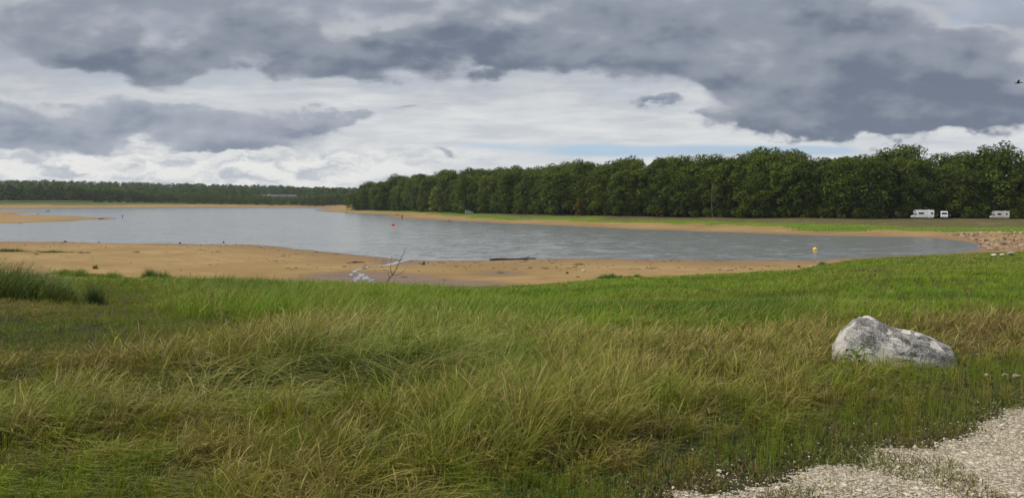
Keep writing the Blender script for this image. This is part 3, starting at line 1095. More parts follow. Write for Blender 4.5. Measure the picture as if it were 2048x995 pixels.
# what grows where: photo position of the root, height, straw share, vivid green share, lying flat, density
ZONES = np.array([
    # near rows, short green turf at the very front left and along the track
    (40, 960, .17, .15, .45, .2, 1), (200, 985, .17, .20, .4, .2, 1), (150, 920, .26, .3, .35, .2, 1), (320, 985, .24, .35, .25, .1, 1), (270, 930, .30, .3, .3, .1, 1),
    (450, 985, .42, .75, .05, .1, 1), (420, 930, .45, .6, .1, .1, 1), (600, 985, .46, .75, .05, .15, 1), (620, 920, .50, .55, .15, .05, 1), (800, 980, .42, .65, .1, .2, 1),
    (850, 920, .52, .5, .2, 0, 1), (1000, 985, .16, .25, .4, .1, 1), (1000, 935, .48, .5, .2, 0, 1), (1150, 990, .07, .25, .3, 0, 1), (1180, 945, .30, .5, .25, .2, 1), (1300, 985, .05, .3, .2, 0, .9),
    (1330, 915, .34, .55, .15, .2, 1), (1420, 945, .08, .3, .3, 0, 1), (1480, 885, .30, .45, .2, .1, 1), (1600, 900, .10, .4, .25, 0, 1), (1620, 850, .26, .4, .2, .1, 1), (1750, 860, .10, .45, .15, 0, .9),
    (1760, 810, .24, .4, .25, .1, 1), (1900, 815, .07, .5, .15, 0, .9), (1900, 775, .17, .4, .3, 0, 1), (2030, 780, .06, .55, .1, 0, .8), (1980, 745, .14, .3, .6, 0, 1), (2080, 725, .22, .2, .75, 0, 1),
    # front band of tall straw grass
    (60, 860, .34, .45, .2, .2, 1), (200, 850, .40, .40, .2, .1, 1), (400, 870, .44, .45, .2, .1, 1), (600, 860, .48, .40, .3, .05, 1), (760, 850, .50, .40, .25, 0, 1), (900, 850, .54, .45, .2, 0, 1), (1100, 850, .54, .5, .15, 0, 1),
    (1250, 830, .50, .5, .2, 0, 1), (1400, 820, .46, .5, .15, 0, 1), (1530, 800, .44, .5, .2, 0, 1), (1640, 775, .42, .45, .25, 0, 1), (1700, 760, .30, .5, .25, 0, 1),
    (100, 800, .36, .45, .2, .2, 1), (260, 800, .34, .5, .15, .4, 1),
    # combed hollow
    (420, 800, .42, .35, .3, .9, 1), (560, 790, .48, .3, .35, 1.0, 1), (700, 775, .52, .3, .4, 1.0, 1), (850, 760, .50, .25, .55, .9, 1), (960, 770, .45, .35, .45, .6, 1), (620, 750, .56, .35, .35, 1.0, 1), (480, 760, .50, .45, .2, .9, 1),
    (780, 735, .50, .25, .6, .7, 1), (340, 770, .34, .6, .1, .6, .8), (1080, 770, .46, .5, .2, .2, 1),
    # second ridge with straw tops
    (30, 770, .36, .6, .1, .1, 1), (140, 762, .44, .7, .05, .1, 1), (280, 752, .52, .75, .05, .1, 1), (420, 735, .56, .75, .05, .1, 1), (560, 715, .54, .75, .05, .1, 1), (680, 695, .48, .70, .1, .1, 1), (820, 690, .44, .5, .35, .2, 1),
    (950, 690, .48, .45, .45, .1, 1), (1060, 695, .46, .45, .4, .1, 1), (1180, 705, .40, .55, .25, .2, 1), (1300, 720, .36, .75, .05, .1, 1), (1430, 725, .38, .75, .05, .1, 1), (1560, 720, .38, .75, .05, .1, 1), (1660, 715, .36, .7, .1, .1, 1),
    (1200, 760, .42, .6, .15, .1, 1), (1350, 770, .44, .6, .1, .1, 1), (1500, 760, .44, .6, .1, .1, 1),
    (1600, 680, .34, .75, .05, .1, 1), (1700, 672, .28, .7, .1, .1, 1), (1830, 672, .36, .8, .05, .1, 1), (1950, 685, .38, .9, .0, .1, 1), (2050, 690, .38, .95, .0, .1, 1), (1950, 715, .26, .75, .1, .1, 1), (2050, 650, .36, .9, .0, .1, 1), (1900, 648, .32, .8, .15, .1, 1),
    # trodden short ground on the left
    (30, 655, .08, .6, .1, 0, .6), (120, 670, .05, .3, .35, 0, .5), (220, 650, .05, .3, .4, 0, .5), (50, 695, .06, .4, .3, 0, .6), (180, 700, .07, .45, .25, 0, .6), (60, 730, .22, .6, .1, 0, 1), (80, 632, .16, .85, .0, .3, .8), (190, 625, .10, .7, .1, .2, .8), (240, 622, .05, .25, .5, 0, .8), (260, 690, .16, .5, .2, 0, .9), (340, 660, .10, .4, .3, 0, .9), (280, 640, .08, .3, .4, 0, .9),
    # vivid green belt
    (330, 618, .44, .10, .85, .2, 1), (420, 625, .50, .15, .8, .2, 1), (540, 630, .52, .15, .8, .2, 1), (680, 632, .50, .15, .8, .2, 1), (820, 632, .42, .15, .85, .2, 1), (960, 632, .38, .10, .9, .2, 1), (1100, 640, .36, .10, .85, .2, 1),
    (1240, 652, .36, .15, .8, .2, 1), (1380, 655, .36, .15, .75, .2, 1), (1500, 650, .38, .1, .7, .2, 1), (1600, 640, .34, .2, .7, .2, 1), (1750, 635, .24, .3, .7, .1, 1), (1900, 625, .18, .2, .85, .1, 1), (2050, 622, .16, .2, .85, .1, 1),
    (400, 596, .55, .05, .9, .2, 1), (560, 602, .60, .05, .9, .2, 1), (700, 604, .58, .05, .95, .2, 1), (900, 604, .48, .02, 1.0, .2, 1), (1100, 600, .26, .0, 1.0, .1, 1), (1300, 598, .22, .0, 1.0, .1, 1), (1500, 596, .20, .0, 1.0, .1, 1),
    (1700, 595, .18, .05, .95, .1, 1), (1900, 590, .16, .05, .95, .1, 1), (2050, 590, .16, .1, .9, .1, 1),
    (300, 572, .50, .10, .85, .1, 1), (420, 580, .60, .05, .9, .1, 1), (600, 583, .60, .0, 1.0, .1, 1), (800, 585, .50, .0, 1.0, .1, 1), (1000, 582, .30, .0, 1.0, .1, 1), (1200, 572, .26, .0, 1.0, .1, 1), (1400, 566, .22, .0, 1.0, .1, 1), (1600, 560, .22, .0, 1.0, .1, 1),
    (1800, 550, .20, .0, .95, .1, 1), (1750, 560, .16, .1, .9, .1, .9), (2000, 550, .20, .0, .95, .1, 1), (150, 590, .06, .2, .6, 0, .9), (230, 585, .05, .2, .6, 0, .8), (200, 560, .3, .15, .75, 0, .6), (60, 575, .3, .15, .7, 0, .8), (240, 604, .05, .25, .55, 0, .8)])


def zone(px, py):
    sx = 75.0
    sy = np.clip(.10 * (ZONES[:, 1] - 560) + 6, 6, 34)
    out = np.empty((len(px), 5))
    for a in range(0, len(px), 20000):
        dx = (px[a:a + 20000, None] - ZONES[None, :, 0]) / sx
        dy = (py[a:a + 20000, None] - ZONES[None, :, 1]) / sy[None]
        d2 = dx * dx + dy * dy
        wgt = np.exp(-d2) + 1e-4 / (1 + d2) ** 2
        out[a:a + 20000] = wgt @ ZONES[:, 2:] / wgt.sum(1, keepdims=True)
    return out.T


def scatter(n, y0, y1, p, s0=-.80, s1=.80, rng=RNG):
    """pdf over distance proportional to y**p"""
    q = p + 1
    y = (rng.random(n) * (y1 ** q - y0 ** q) + y0 ** q) ** (1 / q)
    return rng.uniform(s0, s1, n) * y, y


C_OLIVE, C_YEL, C_STRAW, C_BROWN = map(np.array, ((.125, .155, .014), (.255, .255, .022), (.400, .315, .105), (.165, .105, .042)))
C_VIV, C_VIV2, C_DARK = map(np.array, ((.122, .245, .009), (.235, .315, .016), (.044, .110, .012)))
BOULDER = np.array([on_ground(1795, 728)[0], on_ground(1795, 728)[1] + .18])


def mixc(a, b, t):
    return a + (b - a) * np.asarray(t)[:, None]


def build_grass():
    rng = np.random.default_rng(23)
    n = 520000
    x, y = scatter(n, 3.6, 122, -.6, rng=rng)
    # tussocks: pull roots toward nearby centres
    cell = np.where(y < 16, .22, np.where(y < 40, .55, 1.1))
    gx, gy = np.floor(x / cell + .5 * (np.floor(y / cell) % 2)), np.floor(y / cell)
    jx, jy, tone, tall = (vnoise(gx + a, gy + b, 3 + a) for a, b in ((0, 0), (71, 13), (31, 57), (11, 87)))
    tx, ty = (gx - .5 * (gy % 2) + .1 + .8 * jx) * cell, (gy + .1 + .8 * jy) * cell
    pull = rng.uniform(.0, .62, n)
    x = x * (1 - pull) + tx * pull
    y = np.maximum(y * (1 - pull) + ty * pull, 3.4)
    offx, offy = (x - tx) / cell, (y - ty) / cell
    z, sd, E, s, wn, wl, ws = terrain(x, y, True)
    px, py = project(x, y, z)
    h, dry, viv, flat, den = zone(px, py)
    nz = fbm(x * .5, y * .5, 15, 3); nz2 = fbm(x * 1.7, y * 1.7, 16, 3); nzb = fbm(x * .15, y * .15, 31, 4)
    edge_m = E - y + (nzb - .5) * 7 + (nz - .5) * 5
    keep = (edge_m > -.5) & (sd > 1.0) & (rng.random(n) < den)
    keep &= ~((edge_m < 3.5) & (rng.random(n) < .5))
    track = track_amount(x, y)
    keep &= ~((track > -.12) & (rng.random(n) > .05 * (fbm(x * 2, y * 2, 5, 2) > .55)))
    bx, by = (x - BOULDER[0]), (y - BOULDER[1])
    keep &= ~((np.abs(bx) < .60) & (np.abs(by) < .40))
    keep &= ~((tall < .22) & (y < 16) & (rng.random(n) < .6))
    keep &= ~((flat > .45) & (tall < .50) & (rng.random(n) < .85))
    # the bare sandy patch on the right-hand slope
    keep &= ~((((px - 1740) / 46) ** 2 + ((py - 545) / 4.0) ** 2 < 1) & (rng.random(n) < .9))
    keep &= ~((((px - 230) / 70) ** 2 + ((py - 572) / 3.0) ** 2 < 1) & (rng.random(n) < .8))
    front = (by < 0) & (np.abs(bx) < .85) & (by > -1.3)
    h = h * np.clip(.55 + .95 * nz, .75, 1.3) * rng.uniform(.62, 1.14, n) * np.where(flat > .4, 1.0, np.interp(y, [5, 12, 30], [.84, .92, 1.05])) * (.72 + .56 * tall)
    h = np.where(front, np.minimum(h, np.where(bx < .12, .33, .19) + np.where(bx < .12, .24, .18) * rng.random(n) ** 1.5), h)
    h = h * (1 - .75 * ss(track, -.9, -.1))
    h = np.maximum(h, .03)
    # colour
    d = np.clip(dry * .92 + (nz2 - .5) * .9 + (tone - .5) * .75 + rng.normal(size=n) * .12, 0, 1)
    v = np.clip(viv + (nz - .5) * .7 + rng.normal(size=n) * .12, 0, 1)
    green = mixc(mixc(C_OLIVE, C_YEL, np.clip(rng.random(n) * .55 + (tall - .5) * .7 + (nz2 - .5) * .8, 0, 1)), mixc(C_VIV, C_VIV2, rng.random(n)), v)
    big = fbm(x * .06 + 3, y * .12, 88, 3)
    green = mixc(green, np.array([.21, .225, .03]), np.clip((big - .5) * 3, 0, .6) * (y > 14))
    darkp = np.clip(.55 * ss(big, .47, .36) * (y > 14) + np.exp(-((px - 1500) / 130) ** 2 - ((py - 632) / 26) ** 2) + .8 * np.exp(-((px - 480) / 110) ** 2 - ((py - 590) / 18) ** 2) + .5 * ss(nz, .6, .75), 0, 1)
    green = mixc(green, C_DARK, darkp * .65)
    straw = mixc(C_STRAW, C_BROWN, np.clip(.25 * (flat > .4) + rng.random(n) ** 1.5 + .55 * (nz2 > .6), 0, 1))
    rusty = np.exp(-((px - 2030) / 130) ** 2 - ((py - 670) / 45) ** 2)
    straw = mixc(straw, np.array([.20, .125, .055]), rusty * .7)
    base = mixc(green, straw, (rng.random(n) < d * .44 + rusty * .38).astype(float))
    combed = (flat > .4) & (rng.random(n) < .8)
    base = np.where(combed[:, None], mixc(np.array([.15, .20, .030]), np.array([.38, .38, .10]), rng.random(n) ** 1.3), base)
    tip = mixc(base, C_STRAW * rng.uniform(.8, 1.25, (n, 1)), np.clip(d * 1.35 - .14, 0, 1.0) * rng.uniform(.3, 1, n))
    base = mixc(base, np.array([.105, .062, .028]), np.clip(d * .55 - .08, 0, .5) * (~combed) * rng.uniform(.4, 1, n))
    # wind from the left; the hollow is combed to the right
    wdir = (nz - .5) * 3.0 + (fbm(x * .25, y * .25, 44, 2) - .5) * 1.6
    spread = .9 * np.clip(1.4 - y / 30, .3, 1)
    vx = np.cos(wdir) * .30 + offx * 1.5 * spread + rng.normal(size=n) * .42
    vy = np.sin(wdir) * .30 + offy * 1.5 * spread + rng.normal(size=n) * .42
    ld = np.arctan2(vy, vx); lv = np.hypot(vx, vy)
    fl = np.clip(flat, 0, 1)
    comb = -.22 + (fbm(x * .6, y * .6, 61, 2) - .5) * 1.5 + (tone - .5) * .9 + rng.normal(size=n) * .13
    short = np.clip(1 - h / .16, 0, 1)
    isf = rng.random(n) < fl * 1.05 - .05
    ld = np.where(isf, comb, ld)
    lean = np.where(isf, .75 + .45 * rng.random(n), np.clip(.03 + .30 * lv + .08 * np.abs(rng.normal(size=n)) + short * rng.uniform(.2, .9, n), 0, 1.1))
    curve = np.where(isf, .75 + .45 * rng.random(n), rng.uniform(.35, 1.7, n) ** 1.1 * (1 + .5 * (rng.random(n) < .2)))
    h = np.where(isf, h * 1.7, h)
    width = np.clip(.0036 + .00076 * y, .0062, .05) * rng.uniform(.6, 1.25, n) * np.clip(h / .26, .45, 1)
    head = (d > .45) & (rng.random(n) < .24)
    parts = (('tall_grass', 'tall straw tipped grass waving over the foreground bank', (py > 648)), ('green_grass', 'vivid green grass covering the slope down to the beach', (py <= 648)))
    for name, label, sel in parts:
        k = keep & sel
        blades(name, label, x[k], y[k], h[k], ld[k], lean[k], curve[k], width[k], base[k], tip[k], 5 if name == 'tall_grass' else 3, rng, z=z[k], head=head[k] if name == 'tall_grass' else None)
    # short turf between
    n = 260000
    x, y = scatter(n, 3.4, 32, -.75, rng=rng)
    z, sd, E, s, wn, wl, ws = terrain(x, y, True)
    px, py = project(x, y, z)
    track = track_amount(x, y)
    hz = zone(px, py)
    bare = (hz[0] < .27) | (rng.random(n) < .10)
    k = (track < -.02 + .30 * (fbm(x * 2.2, y * 2.2, 8, 3) - .42)) | ((fbm(x * 1.9, y * 1.9, 9, 3) > .63) & (rng.random(n) < .8) & (track < 2.6))
    k &= bare & ~((np.abs(x - BOULDER[0]) < .55) & (np.abs(y - BOULDER[1]) < .36))
    x, y, z, px, py = (a[k] for a in (x, y, z, px, py)); n = len(x); track = track[k]
    nz = fbm(x * 1.1, y * 1.1, 95, 3)
    dryt = np.clip(ss(nz, .42, .62) * .8 + ss(track, -.8, 0) * .35, 0, 1)
    c = mixc(mixc(np.array([.080, .120, .018]), np.array([.135, .150, .024]), rng.random(n)), np.array([.150, .105, .050]), np.clip(dryt * rng.uniform(.2, 1.1, n), 0, 1))
    hh = (.022 + .06 * rng.random(n) ** 1.5) * (1 + y * .02)
    blades('short_turf', 'short green and brown turf beside the gravel track', x, y, hh, rng.uniform(0, 6.28, n), rng.uniform(.2, .9, n), rng.uniform(.2, 1.0, n),
           np.clip(.0045 + .0008 * y, .006, .03) * rng.uniform(.7, 1.3, n), c, c * 1.25, 2, rng, z=z, floor=.004)
    # low leafy weeds in the turf at the front
    n = 16000
    x, y = scatter(n, 3.6, 9.5, 0, rng=rng)
    k = (fbm(x * .9, y * .9, 33, 3) > .54) & (track_amount(x, y) < -.1)
    px, py = project(x, y, terrain(x, y))
    hz = zone(px, py)[0]
    k &= hz < .32
    k &= ~((np.abs(x - BOULDER[0]) < .6) & (np.abs(y - BOULDER[1]) < .4))
    x, y = x[k], y[k]; n = len(x)
    c = mixc(np.array([.050, .095, .018]), np.array([.085, .135, .028]), rng.random(n))
    blades('low_weeds', 'patches of low leafy weeds in the turf by the track', x, y, .035 + .07 * rng.random(n), rng.uniform(0, 6.28, n), rng.uniform(.4, 1.1, n), rng.uniform(.4, 1.0, n),
           rng.uniform(.012, .022, n), c, c * 1.15, 3, rng, floor=.006)
    # tall dark clump on the left and the small dark tuft beside it
    n = 22000
    x, y = scatter(n, 19.5, 34, 0, -.86, -.53, rng=rng)
    z = terrain(x, y); px, py = project(x, y, z)
    lim = np.interp(px, [-200, 0, 60, 110, 150, 165], [22, 22, 22, 19, 8, 0])
    k = (py > 612 - lim) & (py < 613 + 4 * np.sin(px * .1))
    x, y, z, px = x[k], y[k], z[k], px[k]; n = len(x)
    hh = np.interp(px, [-100, 0, 40, 90, 130, 160], [1.30, 1.28, 1.15, .95, .7, .35]) * rng.uniform(.5, 1.12, n)
    c = mixc(np.array([.058, .090, .016]), np.array([.115, .155, .026]), rng.random(n))
    k2 = rng.random(n) < .10
    c[k2] = np.array([.17, .13, .07])
    blades('dark_tall_grass', 'tall dark green reedy grass clump at the left edge', x, y, hh, rng.normal(size=n) * .8, np.abs(rng.normal(size=n)) * .30, rng.uniform(.5, 1.9, n), rng.uniform(.012, .026, n),
           c, c * 1.35, 4, rng, z=z)
    # far bank flats: low tufts break the green
    n = 60000
    x, y = scatter(n, 160, 470, 0, -.2, .75, rng=rng)
    z, sd, E, s, wn, wl, ws = terrain(x, y, True)
    nz2 = fbm(x * .03, y * .03, 37, 3); nz = fbm(x * .15, y * .15, 31, 4); st = fbm(x * .05, y * .16, 12, 3)
    g = sd + (nz2 - .5) * 34 + (nz - .5) * 10
    k = (wn > .5) & (g > 25) & (sd < 80) & (rng.random(n) < ss(st, .40, .60) * ss(54 - sd - (nz2 - .5) * 30, -6, 8))
    x, y, z = x[k], y[k], z[k]; n = len(x)
    c = mixc(np.array([.060, .115, .010]), np.array([.130, .170, .018]), rng.random(n))
    blades('far_bank_grass', 'bright green grass flats on the far bank in front of the wood', x, y, rng.uniform(.08, .26, n), rng.uniform(0, 6.28, n), rng.uniform(0, .4, n), rng.uniform(.1, .8, n),
           rng.uniform(.08, .22, n), c, c * 1.15, 2, rng, z=z)


build_grass()


def tuft(px, py, wid, hgt, n, label, col=(.075, .130, .025), name='grass_tuft', dark=.6, depth=.35):
    """a single tuft of grass standing on the sand"""
    rng = np.random.default_rng(int(px * 7 + py))
    x0, y0, z0 = on_ground(px, py)
    x = np.clip(rng.normal(size=n), -1.7, 1.7) * wid * .28; y = np.clip(rng.normal(size=n), -1.7, 1.7) * wid * .28 * depth
    c = mixc(np.array(col) * dark, np.array(col) * 1.3, rng.random(n))
    z = terrain(x + x0, y + y0) - z0 - .02
    shp = np.clip(1.05 - (x / (wid * .52)) ** 2, .12, 1) * (.6 + .8 * vnoise(x * 2.2 / max(wid * .3, .3), x * 0, int(px)))
    o = blades(name, label, x, y, hgt * shp * rng.uniform(.5, 1.1, n), rng.uniform(0, 6.28, n), rng.uniform(0, .5, n), rng.uniform(.1, .8, n), rng.uniform(.02, .045, n) * (y0 / 90), c, c * 1.2, 3, rng, z=z)
    o.location = (x0, y0, z0)
    o['kind'] = 'thing'; o['category'] = 'grass tuft'
    return o


TG = 'grass tufts growing on the sand'
for t in [(20, 503, 5.5, .55, 700, 'long low green grass clump on the sand at the left edge'),
          (103, 504.5, 7.0, .34, 700, 'long thin strip of green grass on the sand, just right of the left edge'),
          (73, 509, .7, .25, 80, 'tiny dark tuft on the sand in front of the thin grass strip', (.09, .085, .035)),
          (162, 505.5, 1.1, .30, 130, 'brownish grass tuft on the sand right of the thin grass strip', (.12, .095, .04)),
          (176, 505.5, .8, .25, 90, 'smaller brownish tuft beside the brownish tuft on the sand', (.12, .095, .04)),
          (191, 537, .7, .55, 130, 'single upright green tuft on the sand above the green turf', (.08, .115, .028)),
          (273, 504.5, 1.2, .22, 100, 'low brown tuft alone in the middle of the left sand', (.12, .095, .04)),
          (190, 610, .55, .95, 420, 'dark upright reedy tuft beside the tall dark clump', (.038, .068, .02)),
          (301, 558, 2.4, 1.1, 700, 'dark green tuft rising above the grass edge by the sand', (.075, .14, .02)),
          (326, 559, 3.0, .9, 700, 'dark green tuft right of the one rising above the grass edge', (.08, .15, .02)),
          (128, 549, 3.6, .75, 900, 'left clump of sparse green grass at the edge of the sand', (.17, .24, .03)),
          (162, 552, 4.2, .8, 1100, 'middle clump of sparse green grass at the edge of the sand', (.16, .23, .03)),
          (212, 556, 4.6, .7, 1100, 'right clump of sparse green grass at the edge of the sand', (.17, .24, .03)),
          (1158, 529.5, 1.6, .32, 150, 'small yellow green tuft alone on the sand near the water', (.15, .15, .03)),
          (1002, 546, 1.4, .25, 60, 'sparse thin weeds on the wet sand below the log', (.12, .12, .035)),
          (1225, 557, 3.4, .65, 900, 'dense dark green mound of grass jutting onto the sand', (.075, .165, .02)),
          (1265, 557, 3.0, .5, 1000, 'lower dark green mound of grass right of the dense mound', (.08, .17, .02)),
          (1302, 537, 1.0, .22, 60, 'faint weed tuft on the sand left of the green slope', (.12, .12, .035)),
          (1644, 531, 1.3, .6, 200, 'small green tuft at the tip of the sand by the green slope', (.06, .12, .02))]:
    o = tuft(*t)
    o['group'] = TG


# ------------------------------------------------------------------ boulder
def boulder_material():
    m, n, b, out = material('boulder_stone')
    tc = n.new('ShaderNodeTexCoord')
    P = tc.outputs['Object']
    big = n.noise(P, 5.0, 5, .6, .4)
    chip = n.noise(n.vmath('ADD', P, (3.1, 1.7, .6)), 6.5, 6, .6, .5)
    spk = n.noise(P, 55.0, 5, .75)
    spk2 = n.noise(P, 20.0, 5, .7)
    x, y, z = n.sep(P)
    light = n.mix(n.step(spk, .40, .60), (.20, .185, .160), (.54, .515, .47))
    darkc = n.mix(n.step(spk, .42, .60), (.070, .062, .052), (.30, .28, .25))
    c = n.mix(n.step(big + (spk2 - .5) * .6 + z * .55 + x * .20, .55, .75), light, darkc)
    warp = n.vmath('ADD', P, n.vmath('MULTIPLY', n.vmath('SUBTRACT', n.noise(P, 9.0, 5, .65, color=True), (.5, .5, .5)), (.09, .09, .09)))
    cell = n.sep(n.voronoi(warp, 8.0, out='Color'))[0]
    c = n.mix(n.step(cell + z * .42 - x * .42 + (chip - .5) * .5, .88, .905), c, n.mix(n.step(spk2, .3, .7), (.50, .47, .40), (.66, .63, .56)))
    crk = n.voronoi(n.scale(warp, 1.0, 1.0, 1.7), 3.6, 'DISTANCE_TO_EDGE')
    c = n.mix(n.step(crk, .022, .004) * n.step(spk2, .35, .55) * .75, c, (.045, .040, .034))
    low = n.step(z, .16, .02)
    c = n.mix(low * .7 * n.step(spk2, .35, .6), c, (.50, .46, .40))
    n.put(b.inputs['Base Color'], c)
    b.inputs['Roughness'].default_value = .9
    bp = n.new('ShaderNodeBump'); bp.inputs['Strength'].default_value = .8; bp.inputs['Distance'].default_value = .03
    n.put(bp.inputs['Height'], spk2 + spk * .6)
    n.links.new(bp.outputs[0], b.inputs['Normal'])
    return m


def build_boulder():
    v, f = ico(5)
    half = .665
    u = v[:, 0]
    top = np.interp(u, [-1, -.9, -.78, -.6, -.5, -.44, -.30, -.12, 0, .2, .38, .52, .7, .84, .94, 1], [.08, .23, .34, .48, .57, .545, .425, .38, .375, .37, .35, .315, .27, .225, .15, .06])
    bot = -.16
    zz = np.where(v[:, 2] > 0, v[:, 2] * 1.0, v[:, 2])
    side = np.sqrt(np.maximum(1 - u * u, 0)) + 1e-6
    wv = np.clip(v[:, 2] / side, -1, 1)                 # -1..1 up the section
    yv = np.clip(v[:, 1] / side, -1, 1)
    wv = np.sign(wv) * np.abs(wv) ** .75
    z = np.where(wv > 0, wv * top, wv * -bot)
    ywid = .40 * np.clip(1 - np.abs(u) ** 4, 0, 1) ** .5 * np.interp(u, [-1, -.5, .4, 1], [.8, .9, 1.0, .9])
    y = np.sign(yv) * np.abs(yv) ** .85 * ywid
    x = u * half
    p = np.stack([x, y, z], 1)
    # broken facets and roughness
    rng = np.random.default_rng(3)
    for k in range(17):
        nrm = unit(rng.normal(size=3) + (0, -.5, .2))
        s = p @ nrm
        lim = np.quantile(s, rng.uniform(.94, .985))
        p = p - nrm * np.maximum(s - lim, 0)[:, None] * .8
    nn = np.abs(fbm(p[:, 0] * 5 + 5, p[:, 2] * 8 + p[:, 1] * 5, 7, 5) - .5) * 2.6 - .25
    p = p + unit(p) * (nn * .055)[:, None]
    me = np_mesh('boulder', p, [f], boulder_material(), smooth=True)
    me.set_sharp_from_angle(angle=math.radians(38))
    o = link('boulder', me, label='big grey and white lichen covered boulder lying in the grass beside the track', category='boulder')
    o.location = (BOULDER[0] + .045, BOULDER[1], gz(*BOULDER))
    o.rotation_euler = (0, math.radians(3), -math.atan2(BOULDER[0], BOULDER[1]) + math.radians(4))


build_boulder()


# ------------------------------------------------------------------ stones
def stone_mesh(name, seed, mat, sub=2, rough=.25, flat=.7, cuts=9):
    rng = np.random.default_rng(seed)
    v, f = ico(sub)
    v = v * rng.uniform(.75, 1.25, 3) * (1, 1, flat)
    for k in range(cuts):
        nrm = unit(rng.normal(size=3)); s = v @ nrm
        v = v - nrm * np.maximum(s - np.quantile(s, rng.uniform(.72, .93)), 0)[:, None] * .9
    v = v * (1 + rough * .3 * rng.normal(size=(len(v), 1)))
    return np_mesh(name, v, [f], mat)


MAT_RIPRAP = stone_material('riprap_stone', (.25, .165, .10), (.38, .27, .175), (.15, .10, .062), 2.5)
MAT_PALE = stone_material('pale_stone', (.42, .37, .29), (.54, .49, .41), (.28, .24, .18), 5.0)
MAT_DARKSTONE = stone_material('dark_stone', (.045, .038, .030), (.075, .062, .048), (.03, .026, .022), 5.0)
MAT_TANSTONE = stone_material('tan_stone', (.33, .25, .17), (.45, .36, .26), (.22, .17, .12), 12.0)
RIP = [stone_mesh('riprap_rock', 500 + i, MAT_RIPRAP) for i in range(7)]
rr = np.random.default_rng(9)
cnt = 0
RIP_TOP = ([1870, 1920, 1960, 2000, 2060, 2120], [468, 467, 466, 465, 465, 465])
RIP_BOT = ([1870, 1920, 1950, 1960, 2000, 2060, 2120], [468.5, 473, 482, 500, 502, 501, 501])
while cnt < 250:
    px = 1880 + 225 * rr.random() ** .75; a, b_ = np.interp(px, *RIP_TOP), np.interp(px, *RIP_BOT)
    py = rr.uniform(a, b_)
    x, y, z = on_ground(px, py)
    s = rr.uniform(.28, .70) * (1.15 if rr.random() < .2 else 1) * np.interp(px, [1880, 1950], [.6, 1])
    if sd_lake(np.array([x]), np.array([y]))[0] < -1:
        cnt += 1
        continue
    o = link('riprap_rock', RIP[cnt % 7], label='tan broken rock in the stone embankment at the right end of the lake', category='rock', group='rocks of the stone embankment')
    o.location = (x, y, z + s * .15); o.rotation_euler = tuple(rr.uniform(-.4, .4, 2)) + (rr.uniform(0, 6.28),)
    o.scale = (s * rr.uniform(.9, 1.5), s, s * rr.uniform(.7, 1.0))
    cnt += 1
for i, (px, py) in enumerate([(1916, 468), (1925, 468), (1934, 467.5), (1941, 466), (1946, 465), (1953, 463), (1962, 465.5), (1973, 466), (1984, 466), (2001, 464), (2012, 461.5), (2024, 461), (2030, 464), (2042, 466), (1990, 467)]):
    x, y, z = on_ground(px, py)
    o = link('pale_rock', stone_mesh('pale_rock', 600 + i, MAT_PALE), label='pale bleached rock along the upper rim of the stone embankment', category='rock', group='pale rocks on the embankment rim')
    s = rr.uniform(.3, .5)
    o.location = (x, y, z + .05); o.scale = (s * 1.4, s, s * .8); o.rotation_euler[2] = i * 1.3
for px, py, r, lab in [(1986, 517, .30, 'left one of three white stones in the grass below the stone embankment'), (2005, 516, .22, 'middle one of three white stones in the grass below the stone embankment'),
                       (2021, 514, .30, 'right one of three white stones in the grass below the stone embankment')]:
    x, y, z = on_ground(px, py)
    o = link('white_stone', stone_mesh('white_stone', int(px), MAT_PALE), label=lab, category='stone', group='three white stones in the grass')
    o.location = (x, y, z + .28); o.scale = (r * 1.5, r, r); o.rotation_euler[2] = px
for px, py, r, lab in [(2010, 757, .040, 'small tan stone at the edge of the turf, left of a larger one'), (2038, 759, .055, 'larger tan stone at the edge of the turf near the right frame'),
                       (1975, 757, .03, 'tiny tan stone at the edge of the turf, farthest from the right frame')]:
    x, y, z = on_ground(px, py)
    o = link('tan_stone', stone_mesh('tan_stone', int(px), MAT_TANSTONE), label=lab, category='stone', group='tan stones at the edge of the turf')
    o.location = (x, y, z + .03); o.scale = (r * 1.3, r, r); o.rotation_euler[2] = px
for px, py, r, mat, lab in [(1167, 543, .25, MAT_PALE, 'white stone on the sand below the yellow green tuft'), (1135, 547, .20, MAT_DARKSTONE, 'small dark stone on the sand left of the white stone'),
                            (1620, 534, .22, MAT_PALE, 'pale stone at the tip of the sand beside the green slope'), (1597, 534, .22, MAT_DARKSTONE, 'brown stone at the tip of the sand left of the pale one'),
                            (846, 528, .28, MAT_DARKSTONE, 'dark lump on the sand at the right of the stream mouth'), (448, 487.3, .30, MAT_DARKSTONE, 'dark round stone at the waterline, right one of two'),
                            (360, 487.0, .24, MAT_DARKSTONE, 'dark round stone at the waterline, left one of two'), (899, 442.3, .45, MAT_DARKSTONE, 'dark block at the waterline of the far beach right of the post'),
                            (692, 424.8, .55, MAT_DARKSTONE, 'dark block on the tip of the far beach'), (76, 429.8, .45, MAT_DARKSTONE, 'dark lump on the inner edge of the long sand spit'),
                            (40, 447.0, .4, MAT_DARKSTONE, 'dark lump on the near edge of the long sand spit'), (130, 483.8, .25, MAT_DARKSTONE, 'small dark stone at the waterline of the left sand'),
                            (198, 485.5, .2, MAT_DARKSTONE, 'tiny dark stone right of the waterline stone on the left sand'), (650, 421.6, .35, MAT_DARKSTONE, 'small dark stone at the very end of the far beach')]:
    x, y, z = on_ground(px, py)
    nm = 'pale_stone' if mat is MAT_PALE else 'dark_stone'
    o = link(nm, stone_mesh(nm, int(px * 3), mat), label=lab, category='stone')
    o.location = (x, y, max(z, 0) + r * .4); o.scale = (r * 1.25, r, r); o.rotation_euler[2] = px


